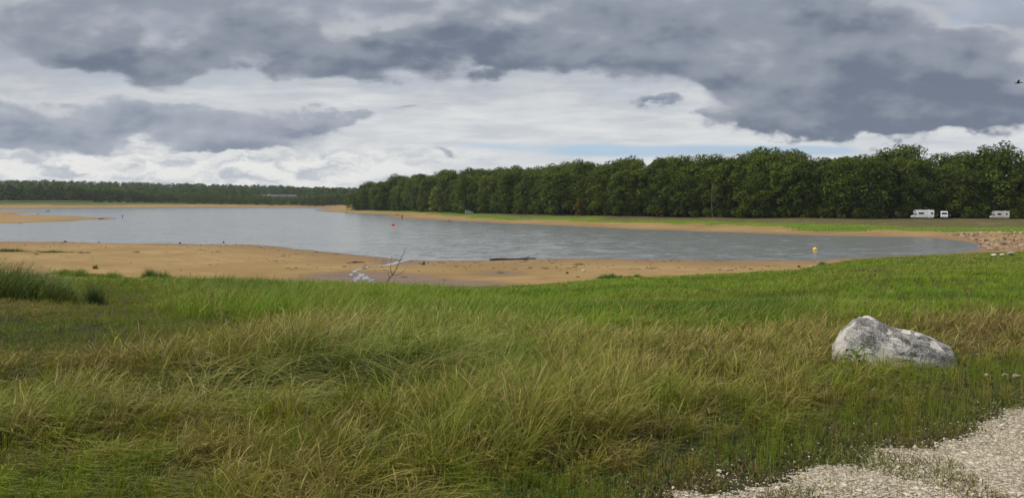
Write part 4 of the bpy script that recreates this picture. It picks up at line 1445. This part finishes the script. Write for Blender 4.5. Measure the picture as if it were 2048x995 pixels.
# stranded twigs and pebbles on the sand
def build_debris():
    rng = np.random.default_rng(77)
    n = 5500
    x, y = scatter(n, 60, 160, 0, -.75, .45, rng=rng)
    z, sd, E, s, wn, wl, ws = terrain(x, y, True)
    line = np.exp(-((sd - 4) / 2.0) ** 2) + .7 * np.exp(-((sd - 14) / 3) ** 2) + .06
    cl = fbm(x * .12, y * .12, 3, 3)
    k = (sd > .8) & (y > E + 1) & (wn < .5) & (rng.random(n) < line * ss(cl, .38, .62))
    x, y, z = x[k], y[k], z[k]; n = len(x)
    v0, f0 = ico(1)
    L = rng.uniform(.06, .20, n) * (1 + 2.2 * (rng.random(n) < .18)); th = rng.uniform(.035, .09, n)
    a = rng.normal(size=n) * .5
    ca, sa = np.cos(a)[:, None], np.sin(a)[:, None]
    lx, ly, lz = v0[None, :, 0] * L[:, None], v0[None, :, 1] * th[:, None] * 1.4, v0[None, :, 2] * th[:, None]
    vv = np.stack([lx * ca - ly * sa + x[:, None], lx * sa + ly * ca + y[:, None], lz + z[:, None] + .02], -1)
    c = mixc(np.array([.06, .042, .026]), np.array([.17, .115, .065]), rng.random(n))
    pale = rng.random(n) < .08
    c[pale] = (.5, .46, .40)
    fa = (f0[None] + (np.arange(n) * len(v0))[:, None, None]).reshape(-1, 3)
    me = np_mesh('beach_debris', vv.reshape(-1, 3), [fa], attr_material('stranded_debris'), {'col': np.repeat(c, len(v0), 0)})
    link('beach_debris', me, kind='stuff', label='small dark twigs and pebbles stranded over the sand', category='debris')


build_debris()

# ------------------------------------------------------------------ driftwood, sapling, post
MAT_WOOD_DARK = simple('wet_wood', (.050, .036, .026), .8, var=.35, scale=2.5)
MAT_TWIG = simple('dead_twig', (.085, .062, .048), .85, var=.3, scale=9)
MAT_POST = simple('weathered_post', (.085, .050, .030), .85, var=.3, scale=4)

p0, p1 = on_ground(980, 520.5), on_ground(1072, 518.0)
b = MB()
t = np.linspace(0, 1, 12)[:, None]
A, B_ = np.array(p0), np.array(p1)
line = A + (B_ - A) * t
line[:, 2] = np.maximum(line[:, 2], 0.0) + .10 + .04 * np.sin(t[:, 0] * 9)
line[:, 1] += .25 * np.sin(t[:, 0] * 5)
b.tube(line, np.interp(t[:, 0], [0, .1, .6, 1], [.17, .15, .13, .06]), 9)
b.tube([line[8], line[8] + (.5, .3, .22), line[8] + (1.0, .5, .38)], [.05, .04, .02], 6)
b.tube([line[0] + (0, -.3, -.02), line[0] + (.35, -.35, .02), line[0] + (.7, -.3, 0)], [.13, .14, .07], 7)
b.build('log', MAT_WOOD_DARK, smooth=True, label='long dark waterlogged log stranded at the waterline', category='log')

b = MB()
c0 = np.array(on_ground(716, 526.0)) + (0, 0, .04)
for i in range(7):
    a = rr.uniform(-.5, .5); o_ = rr.normal(size=3) * (.45, .5, .03)
    b.tube([c0 + o_ - (.6, a * .3, 0), c0 + o_ + (0, 0, .10), c0 + o_ + (.6, a * .3, .02)], [.03, .05, .02], 5)
b.build('driftwood_heap', MAT_WOOD_DARK, label='low dark heap of driftwood on the sand left of the stream mouth', category='driftwood')
b = MB()
c0 = np.array(on_ground(795, 429.7)) + (0, 0, .1)
b.tube([c0 - (1.3, 0, .05), c0 + (0, .2, .12), c0 + (1.3, 0, 0)], [.18, .22, .10], 7)
b.build('log', MAT_WOOD_DARK, label='short dark log on the far sand above the brown post', category='log')
b = MB()
c0 = np.array(on_ground(96, 423.6)); c0[2] = max(c0[2], 0) + .15
b.tube([c0 - (2.0, 0, .1), c0 - (.6, 0, -.2), c0 + (.7, 0, .28), c0 + (1.6, 0, .0)], [.12, .28, .35, .1], 7)
b.build('log', MAT_WOOD_DARK, label='dark stranded log at the end of the thin far sand spit', category='log')

# dead sapling: positions read at one distance, branches spread in depth
SY = 60.0


def sap(px, py, dy=0.0):
    d = ray(px, py)
    return np.array([d[0] / d[1] * SY, SY + dy, CAMZ + d[2] / d[1] * SY])


root = link('dead_sapling', None, label='bare dead sapling leaning right, standing at the edge of the green grass', category='sapling')
base = sap(768, 580); base[2] = gz(base[0], base[1]) - .1
root.location = base


def branch(name, pts, rad):
    MB().tube(np.array(pts) - base, rad, 6).build(name, MAT_TWIG, root, smooth=True)


branch('trunk', [base, sap(771, 570), sap(775, 562.5), sap(779, 555), sap(785, 550)], [.055, .05, .046, .044, .036])
branch('branch', [sap(785, 550), sap(790, 541, .1), sap(797, 526, .15), sap(806, 508, .2), sap(812.5, 494, .25)], [.034, .030, .026, .020, .010])
branch('branch', [sap(784, 550), sap(782, 538, -.15), sap(782.5, 522, -.2), sap(785, 509, -.3)], [.024, .020, .016, .008])
branch('branch', [sap(779, 555), sap(775.5, 548, .2), sap(776, 541, .3), sap(778.5, 535, .35)], [.022, .018, .014, .007])
branch('branch', [sap(786, 550), sap(796, 549, -.2), sap(804, 545, -.35), sap(811, 538, -.4), sap(816, 530, -.5)], [.024, .018, .016, .012, .007])
branch('branch', [sap(784, 527, -.2), sap(788, 522, -.1), sap(793, 513.5, 0)], [.012, .010, .006])
branch('branch', [sap(808, 505, .2), sap(814, 505, .3), sap(820, 502, .4)], [.010, .008, .005])
branch('branch', [sap(803, 514, .2), sap(799, 511, .3)], [.010, .005])

x, y, z = on_ground(804, 438)
b = MB().tube([(0, 0, -.3), (0, 0, .9), (.02, 0, 1.9)], [.26, .25, .22], 9)
b.tube([(.05, -.05, 1.9), (.06, -.05, 2.05)], [.14, .08], 7)
o = b.build('wooden_post', MAT_POST, label='upright brown wooden post standing at the water on the far beach', category='post')
o.location = (x, y, z)


# ------------------------------------------------------------------ buoys
def buoy(px, py, r, col, label):
    m = simple('buoy_plastic', col, .35, var=.08)
    xy = on_plane(px, py)
    b = MB()
    n = 12
    prof = [(0.02, -r * .8), (r * .6, -r * .75), (r * .95, -r * .3), (r, 0), (r * .93, r * .38), (r * .7, r * .72), (r * .35, r * .95), (.02, r)]
    vs, fs = [], []
    for rad, zz in prof:
        vs += [(rad * math.cos(2 * math.pi * k / n), rad * math.sin(2 * math.pi * k / n), zz) for k in range(n)]
    for i in range(len(prof) - 1):
        fs += [(i * n + k, i * n + (k + 1) % n, (i + 1) * n + (k + 1) % n, (i + 1) * n + k) for k in range(n)]
    b.add(vs, fs)
    o = b.build('buoy', m, smooth=True, label=label, category='buoy')
    o.location = (xy[0], xy[1], r * .35)
    e = MB().tube([(-.07, 0, r * .95), (-.06, 0, r * 1.15), (.06, 0, r * 1.15), (.07, 0, r * .95)], [.02] * 4, 6)
    e.build('lifting_eye', m, o)


buoy(1630, 500, .36, (.80, .52, .03), 'round yellow buoy floating near the right end of the lake')
buoy(786, 451, .55, (.62, .03, .04), 'round red buoy floating in the middle of the lake')

# ------------------------------------------------------------------ vehicles
M_WHITE = simple('white_coachwork', (.78, .78, .76), .35, var=.03)
M_WHITE2 = simple('white_paint', (.74, .76, .80), .3, var=.03)
M_CREAM = simple('cream_coachwork', (.56, .55, .50), .4, var=.05)
M_DIRTY = simple('dull_white_paint', (.52, .54, .60), .4, var=.06)
M_GLASS = simple('dark_glass', (.012, .014, .018), .08, var=.1)
M_TYRE = simple('tyre_rubber', (.018, .018, .018), .9)
M_RIM = simple('wheel_rim', (.42, .42, .43), .4, metal=.6)
M_GREY = simple('grey_plastic', (.09, .09, .095), .6)
M_STRIPE = simple('brown_stripe', (.13, .085, .055), .5)
M_LAMP = simple('lamp_glass', (.75, .75, .72), .12)
M_REDLAMP = simple('rear_lamp', (.35, .02, .02), .25)
M_SEAM = simple('door_seam', (.30, .29, .27), .6)


def place(root, px, py, extra=0.0, faces=None):
    x, y, z = on_ground(px, py)
    root.location = (x, y, z)
    root.rotation_euler[2] = -math.atan2(x, y) + extra
    return root


def wheel(root, x, y, r=.34, wd=.2):
    """tyre and rim; axle along y"""
    def ring(prof, n=18):
        vs, fs = [], []
        for rad, yy in prof:
            vs += [(rad * math.cos(2 * math.pi * k / n), yy, rad * math.sin(2 * math.pi * k / n)) for k in range(n)]
        for i in range(len(prof) - 1):
            fs += [(i * n + k, i * n + (k + 1) % n, (i + 1) * n + (k + 1) % n, (i + 1) * n + k) for k in range(n)]
        fs.append(tuple(range(n))); fs.append(tuple((len(prof) - 1) * n + k for k in range(n))[::-1])
        return MB().add(vs, fs)
    h = wd / 2
    o = link('wheel', None, root); o.location = (x, y, r)
    ring([(r * .6, -h), (r * .95, -h), (r, -h * .6), (r, h * .6), (r * .95, h), (r * .6, h)]).build('tyre', M_TYRE, o)
    sg = -1 if y < 0 else 1
    ring([(r * .58, sg * (h - .01)), (r * .5, sg * (h + .012)), (r * .2, sg * (h + .02))]).build('rim', M_RIM, o)


def motorhome(label, px, py, mat, window_count, low_front, extra=0.0):
    """cab to -x, the near side is -y"""
    r = link('motorhome', None, label=label, category='motorhome', group='motorhomes parked along the wood')
    hw = 1.08
    prof = [(-1.75, .42), (-1.75, 1.72), (-2.75, 1.86), (-2.95, 2.12), (-2.72, 2.66), (-2.3, 2.86), (2.95, 2.86), (3.12, 2.74), (3.12, .55), (2.95, .42)]
    MB().prism(prof, -hw, hw).build('living_body', mat, r, bevel=.05)
    cab = [(-3.55, .42), (-3.62, .72), (-3.55, 1.02), (-2.85, 1.22), (-2.25, 1.78), (-1.76, 1.78), (-1.76, .42)]
    MB().prism(cab, -hw + .09, hw - .09).build('cab', mat, r, bevel=.05)
    # windscreen follows the rake of the cab
    ws = [(-2.83, 1.265), (-2.29, 1.765), (-2.31, 1.785), (-2.85, 1.285)]
    MB().prism(ws, -hw + .2, hw - .2).build('windscreen', M_GLASS, r)
    for sg in (-1, 1):
        y0 = sg * (hw - .09); y1 = y0 + sg * .014
        MB().prism([(-2.62, 1.24), (-2.2, 1.68), (-1.86, 1.68), (-1.86, 1.24)], min(y0, y1), max(y0, y1)).build('cab_window', M_GLASS, r)
        y0 = sg * hw; y1 = y0 + sg * .016
        MB().box(-2.62, -2.12, min(y0, y1), max(y0, y1), 2.26, 2.56).build('window', M_GLASS, r)
        for (a, b2, c, d) in window_count:
            w_ = MB().box(a, b2, min(y0, y1), max(y0, y1), c, d).build('window', M_GLASS, r)
            y2 = y1 + sg * .012
            f = MB()
            for q in ((a - .04, a, c - .04, d + .04), (b2, b2 + .04, c - .04, d + .04), (a, b2, d, d + .04), (a, b2, c - .04, c)):
                f.box(q[0], q[1], min(y0, y2), max(y0, y2), q[2], q[3])
            f.build('frame', M_GREY, w_)
        MB().box(-1.6, 2.9, min(y0, y1), max(y0, y1), .74, .84).build('stripe', M_STRIPE, r)
        for xx in (-2.55, 1.75):
            wheel(r, xx, sg * (hw - .13), .36, .22)
        MB().tube([(-2.85, sg * (hw - .05), 1.45), (-2.9, sg * (hw + .18), 1.5)], [.03, .03], 6).build('mirror_arm', M_GREY, r)
        MB().box(-2.98, -2.86, sg * (hw + .2) - .09, sg * (hw + .2) + .09, 1.32, 1.62).build('mirror', M_GREY, r)
        MB().box(-3.63, -3.56, sg * .72 - .16, sg * .72 + .16, .78, .98).build('headlight', M_LAMP, r)
        MB().box(3.115, 3.14, sg * .85 - .1, sg * .85 + .1, .75, 1.15).build('rear_light', M_REDLAMP, r)
    y0 = -hw - .02
    d = MB()
    for q in ((.62, .65, .55, 2.42), (1.22, 1.25, .55, 2.42), (.65, 1.22, 2.39, 2.42)):
        d.box(q[0], q[1], y0, -hw + .005, q[2], q[3])
    dr = d.build('door', M_SEAM, r)
    MB().box(1.10, 1.17, y0 - .03, y0, 1.30, 1.36).build('handle', M_GREY, dr)
    MB().box(-3.72, -3.56, -hw + .12, hw - .12, .40, .62).build('bumper', M_GREY, r, bevel=.04)
    MB().box(-1.7, 2.9, -hw + .1, hw - .1, .30, .42).build('skirt', M_GREY, r)
    MB().box(-1.2, -.6, -.35, .35, 2.862, 2.94).build('roof_vent', mat, r, bevel=.03)
    MB().box(1.3, 1.9, -.3, .3, 2.862, 2.96).build('roof_vent', mat, r, bevel=.03)
    place(r, px, py, extra)
    return r


motorhome('bright white motorhome with overhanging cab parked beside the white van', 1846, 437.2, M_WHITE, [(-1.25, .2, 1.50, 2.02), (2.25, 2.75, 1.50, 2.02)], 0, .02)
motorhome('duller cream motorhome with overhanging cab parked alone nearest the right frame', 2000, 437.4, M_CREAM, [(-.9, .35, 1.45, 2.05), (1.95, 2.45, 1.45, 2.05)], 1, .03).scale = (.80, .85, .87)


def van(label, px, py):
    """nose to -y"""
    r = link('van', None, label=label, category='van')
    side = [(-2.45, .40), (-2.5, .62), (-2.42, 1.02), (-1.72, 1.24), (-1.05, 2.12), (-.75, 2.38), (2.4, 2.42), (2.5, 2.3), (2.5, .40)]
    hw = .98
    b = MB()
    n = len(side)
    vs = [(-hw, y, z) for y, z in side] + [(hw, y, z) for y, z in side]
    fs = [tuple(range(n)), tuple(range(2 * n - 1, n - 1, -1))] + [(i, i + n, (i + 1) % n + n, (i + 1) % n) for i in range(n)]
    b.add(vs, fs).build('body', M_WHITE2, r, bevel=.07)
    w_ = MB().add([(-.84, -1.70, 1.28), (.84, -1.70, 1.28), (.76, -1.085, 2.10), (-.76, -1.085, 2.10), (-.84, -1.74, 1.30), (.84, -1.74, 1.30), (.76, -1.125, 2.12), (-.76, -1.125, 2.12)],
                  [(3, 2, 1, 0), (4, 5, 6, 7), (0, 1, 5, 4), (1, 2, 6, 5), (2, 3, 7, 6), (3, 0, 4, 7)]).build('windscreen', M_GLASS, r)
    for sg in (-1, 1):
        x0 = sg * hw
        MB().add([(x0, -1.45, 1.30), (x0, -.55, 1.30), (x0, -.55, 1.95), (x0, -1.02, 1.95), (x0 + sg * .015, -1.45, 1.30), (x0 + sg * .015, -.55, 1.30), (x0 + sg * .015, -.55, 1.95), (x0 + sg * .015, -1.02, 1.95)],
                 [(3, 2, 1, 0), (4, 5, 6, 7), (0, 1, 5, 4), (1, 2, 6, 5), (2, 3, 7, 6), (3, 0, 4, 7)]).build('side_window', M_GLASS, r)
        MB().box(x0 - .1 if sg > 0 else x0 - .17, x0 + .17 if sg > 0 else x0 + .1, -1.45, -1.33, 1.32, 1.66).build('mirror', M_GREY, r)
        MB().box(sg * .72 - .17, sg * .72 + .17, -2.50, -2.44, .84, 1.02).build('headlight', M_LAMP, r)
        for yy in (-1.62, 1.55):
            o = link('wheel', None, r); o.location = (sg * (hw - .1), yy, .33); o.rotation_euler[2] = math.pi / 2
            wheel_parts(o, sg)
    MB().box(-.46, .46, -2.515, -2.46, .80, .96).build('grille', M_GREY, r)
    MB().box(-.95, .95, -2.58, -2.44, .42, .64).build('bumper', M_GREY, r, bevel=.03)
    MB().box(-.26, .26, -2.60, -2.575, .48, .58).build('number_plate', M_WHITE, r)
    for sg in (-1, 1):
        MB().tube([(sg * .1, -1.76, 1.31), (sg * .55, -1.52, 1.60)], [.012, .01], 5).build('wiper', M_GREY, r)
    place(r, px, py, .03)
    return r


def wheel_parts(o, sg):
    vs, fs, n = [], [], 16
    def ring(prof):
        vs, fs = [], []
        for rad, yy in prof:
            vs += [(rad * math.cos(2 * math.pi * k / n), yy, rad * math.sin(2 * math.pi * k / n)) for k in range(n)]
        for i in range(len(prof) - 1):
            fs += [(i * n + k, i * n + (k + 1) % n, (i + 1) * n + (k + 1) % n, (i + 1) * n + k) for k in range(n)]
        fs.append(tuple(range(n))); fs.append(tuple((len(prof) - 1) * n + k for k in range(n))[::-1])
        return MB().add(vs, fs)
    ring([(.2, -.1), (.31, -.1), (.33, -.06), (.33, .06), (.31, .1), (.2, .1)]).build('tyre', M_TYRE, o)
    s2 = -sg
    ring([(.19, s2 * .09), (.17, s2 * .112), (.06, s2 * .12)]).build('rim', M_RIM, o)


van('white van facing the lake, parked between the two motorhomes', 1888, 437.3)


def car(label, px, py, mat, extra, sc=1.0, flip=1):
    """long side to the viewer, bonnet to +x"""
    r = link('car', None, label=label, category='car')
    hw = .84
    prof = [(-2.05, .32), (-2.1, .85), (-1.98, 1.72), (-1.8, 1.84), (.05, 1.80), (.25, 1.68), (.72, 1.12), (1.95, .98), (2.1, .78), (2.1, .32)]
    MB().prism(prof, -hw, hw).build('body', mat, r, bevel=.06)
    for sg in (-1, 1):
        y0 = sg * hw; y1 = y0 + sg * .014
        MB().prism([(-.5, 1.16), (-.5, 1.66), (.08, 1.64), (.5, 1.16)], min(y0, y1), max(y0, y1)).build('side_window', M_GLASS, r)
        MB().box(-1.6, -.62, min(y0, y1), max(y0, y1), 1.18, 1.64).build('rear_side_window', M_GLASS, r)
        for xx in (-1.35, 1.4):
            wheel(r, xx, sg * (hw - .1), .33, .2)
        MB().box(2.07, 2.12, sg * .6 - .14, sg * .6 + .14, .66, .82).build('headlight', M_LAMP, r)
    MB().prism([(.30, 1.645), (.70, 1.16), (.72, 1.18), (.32, 1.665)], -hw + .1, hw - .1).build('windscreen', M_GLASS, r)
    MB().box(-2.16, -2.085, -hw + .08, hw - .08, .9, 1.62).build('tailgate', M_GREY, r, bevel=.02)
    MB().box(2.08, 2.2, -hw + .05, hw - .05, .34, .55).build('bumper', M_GREY, r, bevel=.02)
    place(r, px, py, extra)
    r.scale = (sc, sc, sc)
    return r


car('pale grey white off road car with a dark tailgate standing on the far bank', 938, 427.0, M_DIRTY, .12, 1.08)
car('tiny white car parked on the far shore left of the wood', 645, 414.2, M_WHITE, .1, .75)

# ------------------------------------------------------------------ haze
hm = bpy.data.materials.new('haze_air'); hm.use_nodes = True; hm.node_tree.nodes.clear()
hn = N(hm.node_tree)
ho, hv = hn.new('ShaderNodeOutputMaterial'), hn.new('ShaderNodeVolumePrincipled')
hv.inputs['Density'].default_value = .00006
hv.inputs['Color'].default_value = (.80, .88, 1.0, 1)
hn.links.new(hv.outputs[0], ho.inputs['Volume'])
link('haze', MB().box(-3600, 3600, -3600, 3600, -4.5, 90).mesh('haze', hm), kind='stuff')

# small pale tent
b = MB()
vs, fs, n = [], [], 12
for i in range(6):
    a = i / 5 * math.pi / 2 * .97
    vs += [(math.cos(a) * 1.0 * math.cos(2 * math.pi * k / n), math.cos(a) * .8 * math.sin(2 * math.pi * k / n), 1.15 * math.sin(a)) for k in range(n)]
for i in range(5):
    fs += [(i * n + k, i * n + (k + 1) % n, (i + 1) * n + (k + 1) % n, (i + 1) * n + k) for k in range(n)]
fs.append(tuple(5 * n + k for k in range(n)))
tent = link('tent', None, label='small whitish dome tent at the foot of the wood below the pale tree', category='tent')
MB().add(vs, fs).build('cover', simple('tent_cloth', (.42, .43, .36), .8), tent, smooth=True)
MB().tube([(-.25, -.84, .02), (-.18, -.68, .62), (0, -.54, .82), (.18, -.68, .62), (.25, -.84, .02)], [.03] * 5, 5).build('door_flap', M_GREY, tent)
place(tent, 883, 422.3)

# long pale building on the hill
root = link('long_building', None, label='long low pale building among the trees of the far hill', category='building')
xa, ya = (523 - 1024) / FPX * 1500, 1500
xb = (596 - 1024) / FPX * 1500
zb = max(gz(xa, ya), gz(xb, ya)) - .5
zt = CAMZ + (HY - 390.0) / FPX * 1500
M_HALL = simple('pale_cladding', (.20, .22, .22), .7, var=.1, scale=.3)
root.location = (xa, ya, zb)
Lh = xb - xa; hh_ = zt - zb
MB().box(0, Lh * .93, 0, 18, -1.5, hh_ - 1.6).build('wall', M_HALL, root)
MB().prism([(-.6, hh_ - 1.6), (-.6, hh_ - .9), (Lh * .93 + .6, hh_ - .9), (Lh * .93 + .6, hh_ - 1.6)], -.6, 18.6).build('eaves', M_GREY, root)
MB().add([(-.6, -.6, hh_ - .9), (Lh * .93 + .6, -.6, hh_ - .9), (Lh * .93 + .6, 9, hh_), (-.6, 9, hh_), (Lh * .93 + .6, 18.6, hh_ - .9), (-.6, 18.6, hh_ - .9)],
         [(0, 1, 2, 3), (3, 2, 4, 5), (0, 3, 5), (1, 4, 2)]).build('roof', simple('pale_roof', (.24, .26, .27), .6, scale=.3), root)
MB().box(Lh * .94, Lh, 2, 14, -1.5, hh_ - 3).build('annexe', M_HALL, root)


# ------------------------------------------------------------------ birds
M_BIRD = simple('dark_feathers', (.012, .012, .014), .7)


def skin_body(name, pts, edges, radii, mat, parent=None, **props):
    me = bpy.data.meshes.new(name)
    me.from_pydata(pts, edges, [])
    o = bpy.data.objects.new(name, me)
    COL.objects.link(o)
    md = o.modifiers.new('skin', 'SKIN')
    for i, rad in enumerate(radii):
        me.skin_vertices[0].data[i].radius = rad if hasattr(rad, '__len__') else (rad, rad)
    me.skin_vertices[0].data[0].use_root = True
    sb = o.modifiers.new('smooth', 'SUBSURF'); sb.levels = 2; sb.render_levels = 2
    me.materials.append(mat)
    for k, v in props.items():
        o[k] = v
    return o


D = 55.0
d = ray(2037, 166)
o = skin_body('bird', [(0, 0, 0), (-.15, 0, .01), (-.25, 0, .005), (-.33, 0, -.01), (.14, 0, .015), (.26, 0, .03), (.38, 0, .045),
                       (-.03, -.16, .10), (.03, -.34, .20), (.10, -.50, .22), (-.03, .16, .10), (.03, .34, .20), (.10, .50, .22)],
              [(0, 1), (1, 2), (2, 3), (0, 4), (4, 5), (5, 6), (0, 7), (7, 8), (8, 9), (0, 10), (10, 11), (11, 12)],
              [.075, .06, .035, .012, .05, .03, .035, (.09, .02), (.075, .014), (.02, .008), (.09, .02), (.075, .014), (.02, .008)], M_BIRD,
              label='small dark bird flying with raised wings before the dark cloud', category='bird')
o.location = tuple(np.array(d) / d[1] * D + (0, 0, CAMZ))
o.rotation_euler = (0, 0, math.radians(-32)); o.scale = (.75, .75, .75)
for i, (px, py) in enumerate([(199, 438.6), (203, 438.6), (207.5, 438.5)]):
    x, y, z = on_ground(px, py)
    o = skin_body('bird', [(0, 0, .22), (.16, 0, .30), (.22, 0, .44), (.27, 0, .50), (.38, 0, .49), (-.18, 0, .18), (-.32, 0, .12), (.02, .05, .0), (.02, -.05, .0)],
                  [(0, 1), (1, 2), (2, 3), (3, 4), (0, 5), (5, 6), (0, 7), (0, 8)], [.13, .10, .05, .055, .012, .09, .02, .015, .015], M_BIRD,
                  label='tiny dark bird standing near the tip of the long sand spit', category='bird', group='dark birds on the sand spit')
    o.location = (x, y, max(z, 0)); o.rotation_euler[2] = i * .8; o.scale = (1.5, 1.5, 1.5)
x, y, z = on_ground(245, 437.2)
o = skin_body('heron', [(0, 0, .75), (.16, 0, .92), (.14, 0, 1.15), (.2, 0, 1.32), (.42, 0, 1.28), (-.22, 0, .62), (.02, .05, 0), (.02, -.05, 0)],
              [(0, 1), (1, 2), (2, 3), (3, 4), (0, 5), (0, 6), (0, 7)], [.14, .09, .05, .055, .012, .05, .02, .02], simple('grey_feathers', (.13, .14, .16), .8),
              label='grey long legged bird standing at the very tip of the sand spit', category='bird')
o.location = (x, y, max(z, 0)); o.scale = (1.5, 1.5, 1.5)

# ------------------------------------------------------------------ broad leaved weed before the boulder
x, y, z = on_ground(1712, 748)
weed = link('weed_plant', None, label='broad leaved green weed in the grass before the boulder', category='plant')
weed.location = (x, y, z)
M_WEED = simple('weed_leaf', (.070, .105, .016), .7, spec=.1, var=.2, scale=20)
MB().tube([(0, 0, -.03), (.01, 0, .12), (0, .01, .24)], [.006, .005, .003], 6).build('stem', MAT_TWIG, weed)
for i in range(9):
    a = i * 2.4; L = .15 + .05 * ((i * 7) % 3) / 3; z0 = .08 + .018 * i
    vs = []
    for k, (u, wd) in enumerate(((0, .004), (.25, .022), (.5, .030), (.75, .020), (1, .001))):
        rad = .02 + L * u; zz = z0 + .07 * math.sin(u * 2.2) - .05 * u * u
        for sg, dz in ((-1, .008), (0, 0), (1, .008)):
            vs.append((rad * math.cos(a) - sg * wd * math.sin(a), rad * math.sin(a) + sg * wd * math.cos(a), zz + dz * (wd > .01)))
    fs = [(k * 3 + c, k * 3 + c + 1, k * 3 + c + 4, k * 3 + c + 3) for k in range(4) for c in (0, 1)]
    MB().add(vs, fs).build('leaf', M_WEED, weed, smooth=True)
